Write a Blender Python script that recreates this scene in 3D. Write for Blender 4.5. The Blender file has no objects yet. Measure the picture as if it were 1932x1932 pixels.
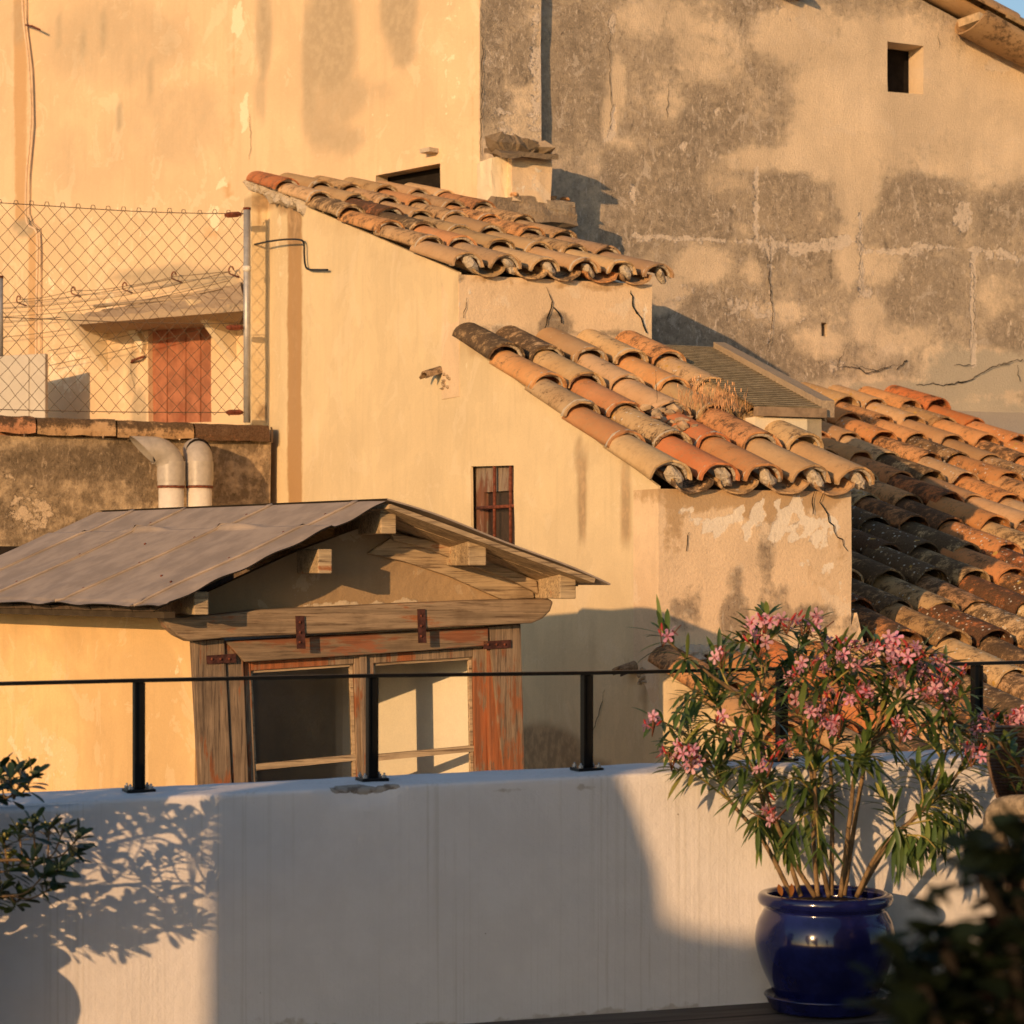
import bpy, bmesh, math, random
from mathutils import Vector, Matrix, noise
R = math.radians
rnd = random.Random(7)
scene = bpy.context.scene
C = scene.collection

# ------------------------------------------------------------------ camera, sky, sun, exposure
F, CX, HY, CZ = 4636.8, 966.0, 1082.0, 1.6
cam_d = bpy.data.cameras.new("camera"); cam = bpy.data.objects.new("camera", cam_d); C.objects.link(cam)
cam.location = (0, 0, CZ); cam.rotation_euler = (R(90), 0, 0)
cam_d.sensor_width = 36; cam_d.sensor_fit = 'HORIZONTAL'; cam_d.lens = F/1932*36
cam_d.shift_y = (HY-966)/1932
cam_d.clip_start = 0.1; cam_d.clip_end = 2000
cam_d.dof.use_dof = True; cam_d.dof.focus_distance = 12.5; cam_d.dof.aperture_fstop = 5.9
scene.camera = cam

AZ, EL = R(28.5), R(11.3)
LH = Vector((math.sin(AZ), math.cos(AZ), 0))            # horizontal direction light travels
LDIR = Vector((LH.x*math.cos(EL), LH.y*math.cos(EL), -math.sin(EL)))
w = bpy.data.worlds.new("World"); scene.world = w; w.use_nodes = True
nt = w.node_tree; bg = nt.nodes["Background"]
sky = nt.nodes.new("ShaderNodeTexSky"); sky.sky_type = 'NISHITA'; sky.sun_disc = False
sky.sun_elevation = EL; sky.sun_rotation = math.atan2(-LH.x, -LH.y) % (2*math.pi)
sky.air_density = 1.0; sky.dust_density = 0.6; sky.ozone_density = 1.6
nt.links.new(sky.outputs[0], bg.inputs[0]); bg.inputs[1].default_value = 0.135
sun_d = bpy.data.lights.new("sun", 'SUN'); sun = bpy.data.objects.new("sun", sun_d); C.objects.link(sun)
sun_d.energy = 3.9; sun_d.angle = R(0.5); sun_d.color = (1.0, 0.60, 0.285)
sun.rotation_euler = (-LDIR).to_track_quat('Z', 'Y').to_euler(); sun.location = (-10, -20, 15)
scene.view_settings.view_transform = 'Standard'; scene.view_settings.look = 'None'
scene.view_settings.exposure = 0.0; scene.view_settings.gamma = 1
scene.cycles.max_bounces = 6

# ------------------------------------------------------------------ geometry helpers
def ray(x, y): return Vector(((x-CX)/F, 1.0, (HY-y)/F))
def px(p): return (CX + F*p.x/p.y, HY - F*(p.z-CZ)/p.y)
def at(x, y, Y): return Vector((0, 0, CZ)) + ray(x, y)*Y
class Pl:
    """vertical plane: origin (X,Y), angle of its direction; n points to the viewer"""
    def __init__(s, X, Y, ang):
        s.o = Vector((X, Y, 0)); a = R(ang)
        s.d = Vector((math.cos(a), math.sin(a), 0)); s.n = Vector((math.sin(a), -math.cos(a), 0))
    def on(s, x, y, off=0.0):
        r = ray(x, y); o = s.o + s.n*off - Vector((0, 0, CZ))
        t = o.dot(s.n)/r.dot(s.n); return Vector((0, 0, CZ)) + r*t
    def uz(s, x, y, off=0.0):
        p = s.on(x, y, off); return ((p-s.o).dot(s.d), p.z)
    def p(s, u, z, off=0.0): return s.o + s.d*u + s.n*off + Vector((0, 0, z))
def nz(p, sc=1.0, seed=0.0): return noise.noise(Vector((p[0]*sc+seed, p[1]*sc+seed*1.7, p[2]*sc-seed)))

MATS = {}
def thing(name, label, cat, loc=(0, 0, 0), group=None, kind=None):
    o = bpy.data.objects.new(name, None); C.objects.link(o); o.location = loc
    o.empty_display_size = .1
    o['label'] = label; o['category'] = cat
    if group: o['group'] = group
    if kind: o['kind'] = kind
    return o
def tag(o, label=None, cat=None, group=None, kind=None):
    if label: o['label'] = label
    if cat: o['category'] = cat
    if group: o['group'] = group
    if kind: o['kind'] = kind
    return o
def root_loc(o):
    v = Vector((0, 0, 0))
    while o is not None: v = v + o.location; o = o.parent
    return v

class MB:
    def __init__(s): s.v = []; s.f = []; s.m = []; s.c = {}; s.sm = []; s.col = []; s.wear = []; s.cc = (1, 1, 1, 1); s.cw = (0, 0, 0, 1)
    def add(s, vs, fs, mat=0, smooth=False, cols=None, wears=None):
        b = len(s.v)
        s.v.extend([Vector(v) for v in vs]); s.f.extend([tuple(i+b for i in f) for f in fs])
        s.m.extend([mat]*len(fs)); s.sm.extend([smooth]*len(fs))
        s.col.extend(cols if cols else [s.cc]*len(vs)); s.wear.extend(wears if wears else [s.cw]*len(vs))
    def quad(s, a, b, c, d, mat=0): s.add([a, b, c, d], [(0, 1, 2, 3)], mat)
    def prism(s, pts, ext, mat=0):
        n = len(pts); e = Vector(ext)
        vs = [Vector(p) for p in pts] + [Vector(p)+e for p in pts]
        fs = [tuple(range(n)), tuple(range(2*n-1, n-1, -1))] + [(i, i+n, (i+1) % n+n, (i+1) % n) for i in range(n)]
        s.add(vs, fs, mat)
    def box(s, o, a, b, c, mat=0):
        """corner o and three edge vectors"""
        o, a, b, c = map(Vector, (o, a, b, c)); s.prism([o, o+a, o+a+b, o+b], c, mat)
    def cbox(s, cen, hx, hy, hz, ang=0, mat=0):
        d = Vector((math.cos(ang), math.sin(ang), 0)); e = Vector((-d.y, d.x, 0)); z = Vector((0, 0, 1))
        s.box(Vector(cen)-d*hx-e*hy-z*hz, d*2*hx, e*2*hy, z*2*hz, mat)
    def chunk(s, p, a, b, c, mat=0):
        t = (1+5**.5)/2; V = [(-1, t, 0), (1, t, 0), (-1, -t, 0), (1, -t, 0), (0, -1, t), (0, 1, t), (0, -1, -t), (0, 1, -t), (t, 0, -1), (t, 0, 1), (-t, 0, -1), (-t, 0, 1)]
        Fc = [(0, 11, 5), (0, 5, 1), (0, 1, 7), (0, 7, 10), (0, 10, 11), (1, 5, 9), (5, 11, 4), (11, 10, 2), (10, 7, 6), (7, 1, 8), (3, 9, 4), (3, 4, 2), (3, 2, 6), (3, 6, 8), (3, 8, 9), (4, 9, 5), (2, 4, 11), (6, 2, 10), (8, 6, 7), (9, 8, 1)]
        an = rnd.uniform(0, 6.28); ca, sa = math.cos(an), math.sin(an); vs = []
        for x, y, z in V:
            k = rnd.uniform(.38, .66); x, y, z = x*a*k, y*b*k, z*c*k; vs.append(Vector(p)+Vector((x*ca-y*sa, x*sa+y*ca, z)))
        s.add(vs, Fc, mat, False)
    def tube(s, pts, r, seg=8, mat=0, cap=True, smooth=True):
        pts = [Vector(p) for p in pts]; n = len(pts)
        rs = r if isinstance(r, (list, tuple)) else [r]*n
        vs = []; prev = None
        for i, p in enumerate(pts):
            t = (pts[min(i+1, n-1)]-pts[max(i-1, 0)]).normalized()
            if prev is None:
                a = Vector((0, 0, 1)) if abs(t.z) < .9 else Vector((1, 0, 0))
                x = t.cross(a).normalized()
            else:
                x = (prev - t*prev.dot(t)).normalized()
            prev = x; y = t.cross(x)
            for k in range(seg):
                a = 2*math.pi*k/seg; vs.append(p + (x*math.cos(a)+y*math.sin(a))*rs[i])
        fs = [(i*seg+k, i*seg+(k+1) % seg, (i+1)*seg+(k+1) % seg, (i+1)*seg+k) for i in range(n-1) for k in range(seg)]
        if cap: fs += [tuple(range(seg-1, -1, -1)), tuple(range((n-1)*seg, n*seg))]
        s.add(vs, fs, mat, smooth)
    def lathe(s, cen, prof, seg=48, mat=0):
        cen = Vector(cen); vs = []; n = len(prof)
        for r, z in prof:
            for k in range(seg):
                a = 2*math.pi*k/seg; vs.append(cen+Vector((r*math.cos(a), r*math.sin(a), z)))
        fs = [(i*seg+k, i*seg+(k+1) % seg, (i+1)*seg+(k+1) % seg, (i+1)*seg+k) for i in range(n-1) for k in range(seg)]
        s.add(vs, fs, mat, True)
    def grid(s, P, nu, nv, mat=0, smooth=True, cols=None):
        """P(i,j) -> point"""
        vs = [P(i, j) for j in range(nv+1) for i in range(nu+1)]
        fs = [(j*(nu+1)+i, j*(nu+1)+i+1, (j+1)*(nu+1)+i+1, (j+1)*(nu+1)+i) for j in range(nv) for i in range(nu)]
        s.add(vs, fs, mat, smooth, cols)
    def build(s, name, mats, parent=None, bevel=0, fix=True):
        L = root_loc(parent)
        me = bpy.data.meshes.new(name)
        me.from_pydata([v-L for v in s.v], [], s.f)
        if not isinstance(mats, (list, tuple)): mats = [mats]
        for m in mats: me.materials.append(m)
        me.polygons.foreach_set("material_index", s.m); me.polygons.foreach_set("use_smooth", s.sm)
        a = me.color_attributes.new("stain", 'FLOAT_COLOR', 'POINT')
        a.data.foreach_set("color", [x for c in s.col for x in c])
        b = me.color_attributes.new("wear", 'FLOAT_COLOR', 'POINT')
        b.data.foreach_set("color", [x for c in s.wear for x in c])
        me.update()
        if fix:
            bm = bmesh.new(); bm.from_mesh(me); bmesh.ops.recalc_face_normals(bm, faces=bm.faces); bm.to_mesh(me); bm.free()
        o = bpy.data.objects.new(name, me); C.objects.link(o)
        if parent is not None: o.parent = parent
        if bevel:
            md = o.modifiers.new("bevel", 'BEVEL'); md.width = bevel; md.segments = 2; md.limit_method = 'ANGLE'
        return o

# ------------------------------------------------------------------ materials
class NT:
    def __init__(s, name):
        s.m = bpy.data.materials.new(name); s.m.use_nodes = True; s.t = s.m.node_tree
        s.b = s.t.nodes["Principled BSDF"]; s.tc = s.t.nodes.new("ShaderNodeTexCoord")
    def L(s, a, b): s.t.links.new(a, b)
    def setin(s, inp, v):
        if hasattr(v, 'links') or isinstance(v, bpy.types.NodeSocket): s.L(v, inp)
        else: inp.default_value = v
    def mapping(s, scale=(1, 1, 1), rotz=0, loc=(0, 0, 0)):
        m0 = s.t.nodes.new("ShaderNodeMapping"); m0.inputs['Rotation'].default_value = (0, 0, rotz); m0.inputs['Location'].default_value = loc
        s.L(s.tc.outputs['Object'], m0.inputs[0])
        m = s.t.nodes.new("ShaderNodeMapping"); m.inputs['Scale'].default_value = scale
        s.L(m0.outputs[0], m.inputs[0]); return m.outputs[0]
    def noise(s, scale, detail=6, rough=.6, vec=None, dist=0):
        n = s.t.nodes.new("ShaderNodeTexNoise"); n.inputs['Scale'].default_value = scale; n.inputs['Detail'].default_value = detail
        n.inputs['Roughness'].default_value = rough; n.inputs['Distortion'].default_value = dist
        s.L(vec or s.tc.outputs['Object'], n.inputs['Vector']); return n.outputs['Fac']
    def vor(s, scale, feature='F1', vec=None, out='Distance'):
        n = s.t.nodes.new("ShaderNodeTexVoronoi"); n.feature = feature; n.inputs['Scale'].default_value = scale
        s.L(vec or s.tc.outputs['Object'], n.inputs['Vector']); return n.outputs[out]
    def math(s, op, a, b=0.0, c=0.0, clamp=False):
        n = s.t.nodes.new("ShaderNodeMath"); n.operation = op; n.use_clamp = clamp
        s.setin(n.inputs[0], a); s.setin(n.inputs[1], b); s.setin(n.inputs[2], c); return n.outputs[0]
    def ramp(s, v, a, b, lo=0.0, hi=1.0):
        n = s.t.nodes.new("ShaderNodeMapRange"); n.interpolation_type = 'SMOOTHSTEP'; n.clamp = True
        s.setin(n.inputs[0], v); n.inputs[1].default_value = a; n.inputs[2].default_value = b
        n.inputs[3].default_value = lo; n.inputs[4].default_value = hi; return n.outputs[0]
    def mix(s, f, a, b, mode='MIX'):
        n = s.t.nodes.new("ShaderNodeMix"); n.data_type = 'RGBA'; n.blend_type = mode
        s.setin(n.inputs[0], f)
        for i, v in ((6, a), (7, b)):
            if isinstance(v, tuple) and len(v) == 3: v = v+(1,)
            s.setin(n.inputs[i], v)
        return n.outputs[2]
    def attr(s, name):
        n = s.t.nodes.new("ShaderNodeAttribute"); n.attribute_name = name
        sp = s.t.nodes.new("ShaderNodeSeparateColor"); s.L(n.outputs['Color'], sp.inputs[0])
        return n.outputs['Color'], sp.outputs[0], sp.outputs[1], sp.outputs[2]
    def bump(s, h, strength=.3, dist=.01, prev=None):
        n = s.t.nodes.new("ShaderNodeBump"); n.inputs['Strength'].default_value = strength; n.inputs['Distance'].default_value = dist
        s.setin(n.inputs['Height'], h)
        if prev is not None: s.L(prev, n.inputs['Normal'])
        return n.outputs[0]
    def out(s, col, rough=.9, normal=None, spec=.3, metal=0.0):
        s.setin(s.b.inputs['Base Color'], col if not (isinstance(col, tuple) and len(col) == 3) else col+(1,))
        s.setin(s.b.inputs['Roughness'], rough); s.b.inputs['Specular IOR Level'].default_value = spec; s.setin(s.b.inputs['Metallic'], metal)
        if normal is not None: s.L(normal, s.b.inputs['Normal'])
        return s.m

def plaster(name, base, grime=(.16, .12, .08), pale=(.72, .58, .42), acc=(.5, .3, .15), cloud=.14, streak=.12, bumpy=.35, coarse=22., gr=(.33, .72), speck=0.0, warpk=1.0, flecks=0.0, gvar=1.75, patch=.28):
    N = NT(name)
    _, sr, sg, sb = N.attr("stain")
    nA = N.noise(3.2, 9, .64); nB = N.noise(13, 8, .62); nC = N.noise(2.1, 5, .6, N.mapping((7, 7, .7)))
    nL = N.noise(1.1, 6, .6, dist=.6); nF = N.noise(110, 3, .6); nP = N.noise(coarse, 6, .6)
    warp = N.math('ADD', N.math('MULTIPLY', N.math('SUBTRACT', nA, .5), 1.0), N.math('MULTIPLY', N.math('SUBTRACT', nB, .5), 1.1))
    col = N.mix(N.ramp(nL, .35, .65), tuple(c*(1-cloud) for c in base), tuple(min(.95, c*(1+cloud*.6)) for c in base))
    col = N.mix(N.ramp(nC, .48, .72, 0, streak*2.2), col, tuple(c*.62 for c in base))
    nQ = N.noise(1.7, 9, .62, N.mapping((1, 1, 1), 0, (9, 4, 7)), .5); nQ2 = N.noise(2.6, 10, .66, N.mapping((1, 1, 1), 0, (3, 8, 1)), .9)
    col = N.mix(N.ramp(nQ, .520, .535, 0, patch), col, tuple(c*.84 for c in base)); col = N.mix(N.ramp(nQ2, .575, .585, 0, patch*.9), col, pale)
    nR = N.noise(52, 6, .75); col = N.mix(N.ramp(nR, .66, .70, 0, .35), col, tuple(c*.55 for c in base))
    warpr = N.math('MULTIPLY', warp, warpk)
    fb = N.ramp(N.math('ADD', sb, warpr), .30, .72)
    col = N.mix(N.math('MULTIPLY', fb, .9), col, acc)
    fr = N.ramp(N.math('ADD', sr, warpr), gr[0], gr[1])
    gcol = N.mix(N.ramp(nB, .38, .66), grime, tuple(min(1, c*gvar) for c in grime))
    col = N.mix(N.math('MULTIPLY', fr, .88), col, gcol)
    fg = N.ramp(N.math('ADD', sg, N.math('MULTIPLY', warp, 1.25)), .42, .54)
    col = N.mix(N.math('MULTIPLY', fg, .85), col, pale)
    if flecks:
        nV = N.noise(1.0, 7, .7, N.mapping((26, 26, 9)), 1.2)
        col = N.mix(N.math('MULTIPLY', N.math('MULTIPLY', N.ramp(nV, .56, .66), fr), flecks), col, tuple(c*.95 for c in pale))
        nM = N.noise(34, 9, .8); col = N.mix(N.math('MULTIPLY', N.ramp(nM, .53, .60), N.math('MULTIPLY', N.math('ADD', fr, .15), .55)), col, tuple(c*.62 for c in grime))
        nP1 = N.noise(5.5, 12, .74, N.mapping((1, 1, .8)), 1.0); nP3 = N.noise(17, 10, .74, N.mapping((1, 1, .7)), .8)
        crust = N.math('MAXIMUM', N.ramp(nP1, .575, .588), N.ramp(nP3, .615, .63)); cr2 = N.ramp(nP1, .555, .575)
        col = N.mix(N.math('MULTIPLY', N.math('MULTIPLY', cr2, fr), .45*flecks), col, tuple(c*.55 for c in grime))
        col = N.mix(N.math('MULTIPLY', N.math('MULTIPLY', crust, fr), .62*flecks), col, tuple(c*.88 for c in pale))
        nM2 = N.noise(15, 10, .8, None, .6); col = N.mix(N.math('MULTIPLY', N.ramp(nM2, .545, .59), N.math('MULTIPLY', fr, .5*flecks)), col, tuple(c*.8 for c in base))
        nV2 = N.noise(1.0, 7, .7, N.mapping((18, 18, 7), 0, (5, 3, 2)), .8)
        col = N.mix(N.math('MULTIPLY', N.math('MULTIPLY', N.ramp(nV2, .55, .7), fr), flecks*.9), col, tuple(c*.7 for c in grime))
    if speck:
        sv = N.vor(46); col = N.mix(N.math('MULTIPLY', N.math('MULTIPLY', N.ramp(sv, .16, .10), N.ramp(nB, .5, .6)), speck), col, pale)
    col = N.mix(N.ramp(nF, .3, .7, 0, .16), col, tuple(c*.55 for c in base))
    h = N.math('ADD', N.math('MULTIPLY', nP, 1.0), N.math('MULTIPLY', fg, .8)); h = N.math('ADD', h, N.math('MULTIPLY', nF, .25))
    return N.out(col, .93, N.bump(h, bumpy, .02), spec=.15)

def tile_mat():
    N = NT("terracotta_tile")
    tint, _, _, _ = N.attr("stain"); _, wr, wg, wb = N.attr("wear")
    nA = N.noise(7, 8, .68); nB = N.noise(26, 8, .65); nL = N.noise(3.5, 4, .5); nF = N.noise(90, 4, .6)
    col = N.mix(N.ramp(nL, .35, .65, 0, .5), tint, N.mix(1.0, tint, (.82, .72, .6), 'MULTIPLY'))
    col = N.mix(N.ramp(nB, .45, .7, 0, .45), col, (.42, .27, .13))
    g = N.math('ADD', wr, N.math('ADD', N.math('MULTIPLY', N.math('SUBTRACT', nA, .5), 1.7), N.math('MULTIPLY', N.math('SUBTRACT', nB, .5), 1.2)))
    g = N.math('ADD', g, N.math('MULTIPLY', N.math('SUBTRACT', nF, .5), .9))
    col = N.mix(N.math('MULTIPLY', N.ramp(g, .36, .80), .9), col, N.mix(N.ramp(nF, .35, .65), (.036, .024, .015), (.105, .068, .04)))
    v = N.vor(24); v2 = N.math('ADD', v, N.math('MULTIPLY', N.math('SUBTRACT', nB, .5), .45))
    col = N.mix(N.math('MULTIPLY', N.ramp(v2, .2, .15), N.ramp(N.math('ADD', wg, N.math('SUBTRACT', nL, .5)), .5, .6)), col, (.62, .58, .48))
    v3 = N.vor(9.0); v4 = N.math('ADD', v3, N.math('MULTIPLY', N.math('SUBTRACT', nB, .5), .8))
    col = N.mix(N.math('MULTIPLY', N.ramp(v4, .16, .1), N.ramp(wg, .45, .6)), col, (.55, .33, .08))
    h = N.math('ADD', nB, N.math('MULTIPLY', nF, .5))
    return N.out(col, .9, N.bump(h, .55, .012), spec=.2)

def wood(name, ang, vertical, base=(.36, .24, .13), paint=(.50, .14, .035), paint_amt=.5, dark=(.10, .06, .035)):
    N = NT(name); a = -ang
    sc = (30, 30, 1.3) if vertical else (1.3, 30, 30)
    v = N.mapping(sc, a); n1 = N.noise(1.1, 9, .72, v, .5); n2 = N.noise(3.2, 7, .7, v); nL = N.noise(2.6, 6, .65, N.mapping((2.4, 2.4, .8) if vertical else (.8, 2.4, 2.4), a)); nF = N.noise(60, 4, .6)
    col = N.mix(N.ramp(n1, .32, .68), tuple(c*.72 for c in base), tuple(min(1, c*1.35) for c in base))
    col = N.mix(N.ramp(n2, .50, .66, 0, .85), col, dark); col = N.mix(N.ramp(N.noise(4, 5, .6), .5, .72, 0, .45), col, dark)
    _, sr, sg, sb = N.attr("stain")
    pf = N.ramp(N.math('ADD', N.math('ADD', nL, N.math('MULTIPLY', N.math('SUBTRACT', n1, .5), .5)), N.math('SUBTRACT', sr, 1.0)), .62-paint_amt*.3, .70-paint_amt*.3)
    col = N.mix(N.math('MULTIPLY', pf, .85), col, N.mix(N.ramp(n1, .4, .6), paint, tuple(c*.55 for c in paint)))
    return N.out(col, .82, N.bump(N.math('ADD', n1, n2), .5, .006), spec=.25)

def simple(name, col, rough=.6, spec=.4, metal=0.0, var=.2, scale=18, bumpy=.1, second=None, thr=(.5, .65)):
    N = NT(name); n = N.noise(scale, 6, .62)
    c = N.mix(N.ramp(n, .35, .65), tuple(x*(1-var) for x in col), tuple(min(1, x*(1+var)) for x in col))
    if second: c = N.mix(N.ramp(N.noise(scale*.35, 7, .66), *thr), c, second)
    return N.out(c, rough, N.bump(n, bumpy, .005), spec, metal)

def leaf_mat(name, transl=.25, rough=.42, spec=.5):
    N = NT(name); tint, _, _, _ = N.attr("stain")
    n = N.noise(30, 3, .5)
    c = N.mix(N.ramp(n, .35, .65, 0, .35), tint, N.mix(1.0, tint, (.7, .75, .6), 'MULTIPLY'))
    m = N.out(c, rough, None, spec)
    tr = N.t.nodes.new("ShaderNodeBsdfTranslucent"); N.L(c, tr.inputs[0]); mx = N.t.nodes.new("ShaderNodeMixShader"); mx.inputs[0].default_value = transl
    o = N.t.nodes["Material Output"]; N.L(N.b.outputs[0], mx.inputs[1]); N.L(tr.outputs[0], mx.inputs[2]); N.L(mx.outputs[0], o.inputs[0])
    return m

def glass_mat(name, tint=(.75, .72, .66), haze=.12, hazecol=(.5, .45, .36)):
    N = NT(name)
    tr = N.t.nodes.new("ShaderNodeBsdfTransparent"); tr.inputs[0].default_value = tint+(1,)
    gl = N.t.nodes.new("ShaderNodeBsdfGlossy"); gl.inputs['Roughness'].default_value = .04
    df = N.t.nodes.new("ShaderNodeBsdfDiffuse"); df.inputs[0].default_value = hazecol+(1,)
    m1 = N.t.nodes.new("ShaderNodeMixShader"); N.setin(m1.inputs[0], N.ramp(N.noise(5, 6, .7), .35, .75, haze*.5, haze*1.6)); N.L(tr.outputs[0], m1.inputs[1]); N.L(df.outputs[0], m1.inputs[2])
    fr = N.t.nodes.new("ShaderNodeFresnel"); fr.inputs[0].default_value = 1.22
    m2 = N.t.nodes.new("ShaderNodeMixShader"); N.L(fr.outputs[0], m2.inputs[0]); N.L(m1.outputs[0], m2.inputs[1]); N.L(gl.outputs[0], m2.inputs[2])
    N.L(m2.outputs[0], N.t.nodes["Material Output"].inputs[0]); return N.m

TILE = tile_mat()
M_YEL = plaster("ochre_render", (.775, .61, .365), (.30, .20, .11), (.85, .70, .48), (.42, .24, .10), cloud=.075, streak=.07, bumpy=.22, gr=(.15, .95), warpk=.5)
M_FRONT = plaster("sand_render", (.82, .61, .385), (.19, .145, .10), (.88, .78, .62), (.50, .33, .17), cloud=.14, streak=.08, bumpy=.3, coarse=60, gr=(.20, .85), warpk=1.35, flecks=.35)
M_OLD = plaster("weathered_render", (.76, .60, .415), (.215, .175, .13), (.74, .62, .49), (.47, .41, .31), cloud=.12, streak=.08, bumpy=.55, coarse=75, gr=(.20, .80), speck=.9, warpk=.95, flecks=1.0)
M_TALL = plaster("peach_render", (.745, .555, .345), (.38, .31, .21), (.88, .76, .54), (.56, .35, .17), cloud=.07, streak=.08, bumpy=.2, gr=(.10, .95), warpk=.42, gvar=1.22)
M_MOULD = plaster("mouldy_render", (.56, .41, .25), (.10, .072, .045), (.66, .50, .33), (.3, .2, .1), cloud=.25, streak=.15, bumpy=.8, coarse=20, gr=(.22, .90), warpk=1.7, flecks=.5)
M_DORM = plaster("dormer_render", (.80, .535, .25), (.40, .29, .17), (.88, .70, .44), (.34, .27, .17), cloud=.18, streak=.10, bumpy=.25)
M_WHITE = plaster("white_parapet_paint", (.78, .75, .70), (.52, .47, .40), (.83, .81, .77), (.26, .22, .18), cloud=.03, streak=.05, bumpy=.16, coarse=40)
M_MORTAR = plaster("mortar", (.38, .285, .19), (.16, .12, .08), (.66, .56, .42), (.3, .2, .12), cloud=.3, streak=.1, bumpy=.9, coarse=45)
M_INT = plaster("cream_interior_render", (.90, .86, .72), (.4, .33, .24), (.85, .8, .65), (.4, .3, .2), cloud=.06, streak=.03, bumpy=.15)
M_DARK = simple("dark_interior", (.02, .016, .013), .95, .1)
M_BLACK = simple("black_painted_steel", (.005, .005, .005), .42, .3, var=.3, bumpy=.03)
M_RUST = simple("rusty_iron", (.16, .045, .022), .85, .3, var=.4, scale=40, bumpy=.4)
M_STRAP = simple('dark_rusty_strap', (.065, .022, .016), .8, .3, var=.4, scale=40, bumpy=.4)
M_PLASTICW = simple("white_pipe", (.74, .66, .54), .45, .4, var=.06, second=(.45, .20, .07), thr=(.63, .7))
M_PLASTICG = simple("grey_pipe", (.42, .37, .31), .4, .5, var=.1, bumpy=.1)
M_SHEET = simple("weathered_roof_sheet", (.345, .27, .205), .62, .3, var=.16, scale=6, bumpy=.2)
M_GALV = simple("galvanised_post", (.42, .41, .39), .45, .5, .35, var=.12)
M_WIRE = simple("fence_wire", (.13, .09, .055), .7, .3, var=.2)
M_CABLE = simple("white_cable", (.68, .50, .33), .7, .3, var=.1)
M_BOX = simple("grey_cabinet", (.50, .45, .37), .5, .4, var=.04, scale=5)
M_DOOR = simple("brick_red_door", (.34, .135, .07), .75, .3, var=.2, scale=7, second=(.26, .07, .03), thr=(.52, .7), bumpy=.2)
M_CANOPY = plaster("canopy_concrete", (.26, .20, .135), (.12, .085, .055), (.5, .38, .25), (.3, .2, .1), cloud=.35, streak=.1, bumpy=.8)
M_GLASS = glass_mat("dusty_glass", (.98, .97, .94), .02)
M_GLASS2 = glass_mat("skylight_glass", (.5, .5, .46), .75, (.27, .215, .135))
M_POT = None
ANG_D = R(22)
M_WOODH = wood("old_timber_horizontal", ANG_D, False, (.29, .205, .125), paint_amt=.10)
M_WOODV = wood("old_timber_vertical", ANG_D, True, (.235, .165, .105), (.40, .13, .045), .36, (.07, .048, .035))
M_WOODP = wood("painted_timber_vertical", ANG_D, True, (.27, .19, .12), (.42, .125, .04), .50, (.08, .055, .035))
M_WOODPH = wood("painted_timber_horizontal", ANG_D, False, (.26, .18, .11), (.32, .11, .05), .55, (.08, .055, .035))
M_WOODB = wood("pale_board", ANG_D, False, (.44, .32, .19), paint_amt=0.0)

# ------------------------------------------------------------------ walls with cut-out openings and painted-in weathering and some painted shadow
def stain_at(x, y, blobs):
    c = [0., 0., 0., 0.]
    for b in blobs:
        ch = 'rgbc'.index(b[0])
        if len(b) == 6:
            _, bx, by, rx, ry, s = b
            d = ((x-bx)/rx)**2+((y-by)/ry)**2
            if d < 1: c[ch] = max(c[ch], s*min(1, (1-d)*1.5))
        else:
            _, x0, y0, x1, y1, wd, s = b
            dx, dy = x1-x0, y1-y0; t = max(0, min(1, ((x-x0)*dx+(y-y0)*dy)/(dx*dx+dy*dy)))
            d = math.hypot(x-x0-t*dx, y-y0-t*dy)/wd
            if d < 1: c[ch] = max(c[ch], s*min(1, (1-d)*1.8))
    return (c[0], c[1], c[2], c[3])

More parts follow.
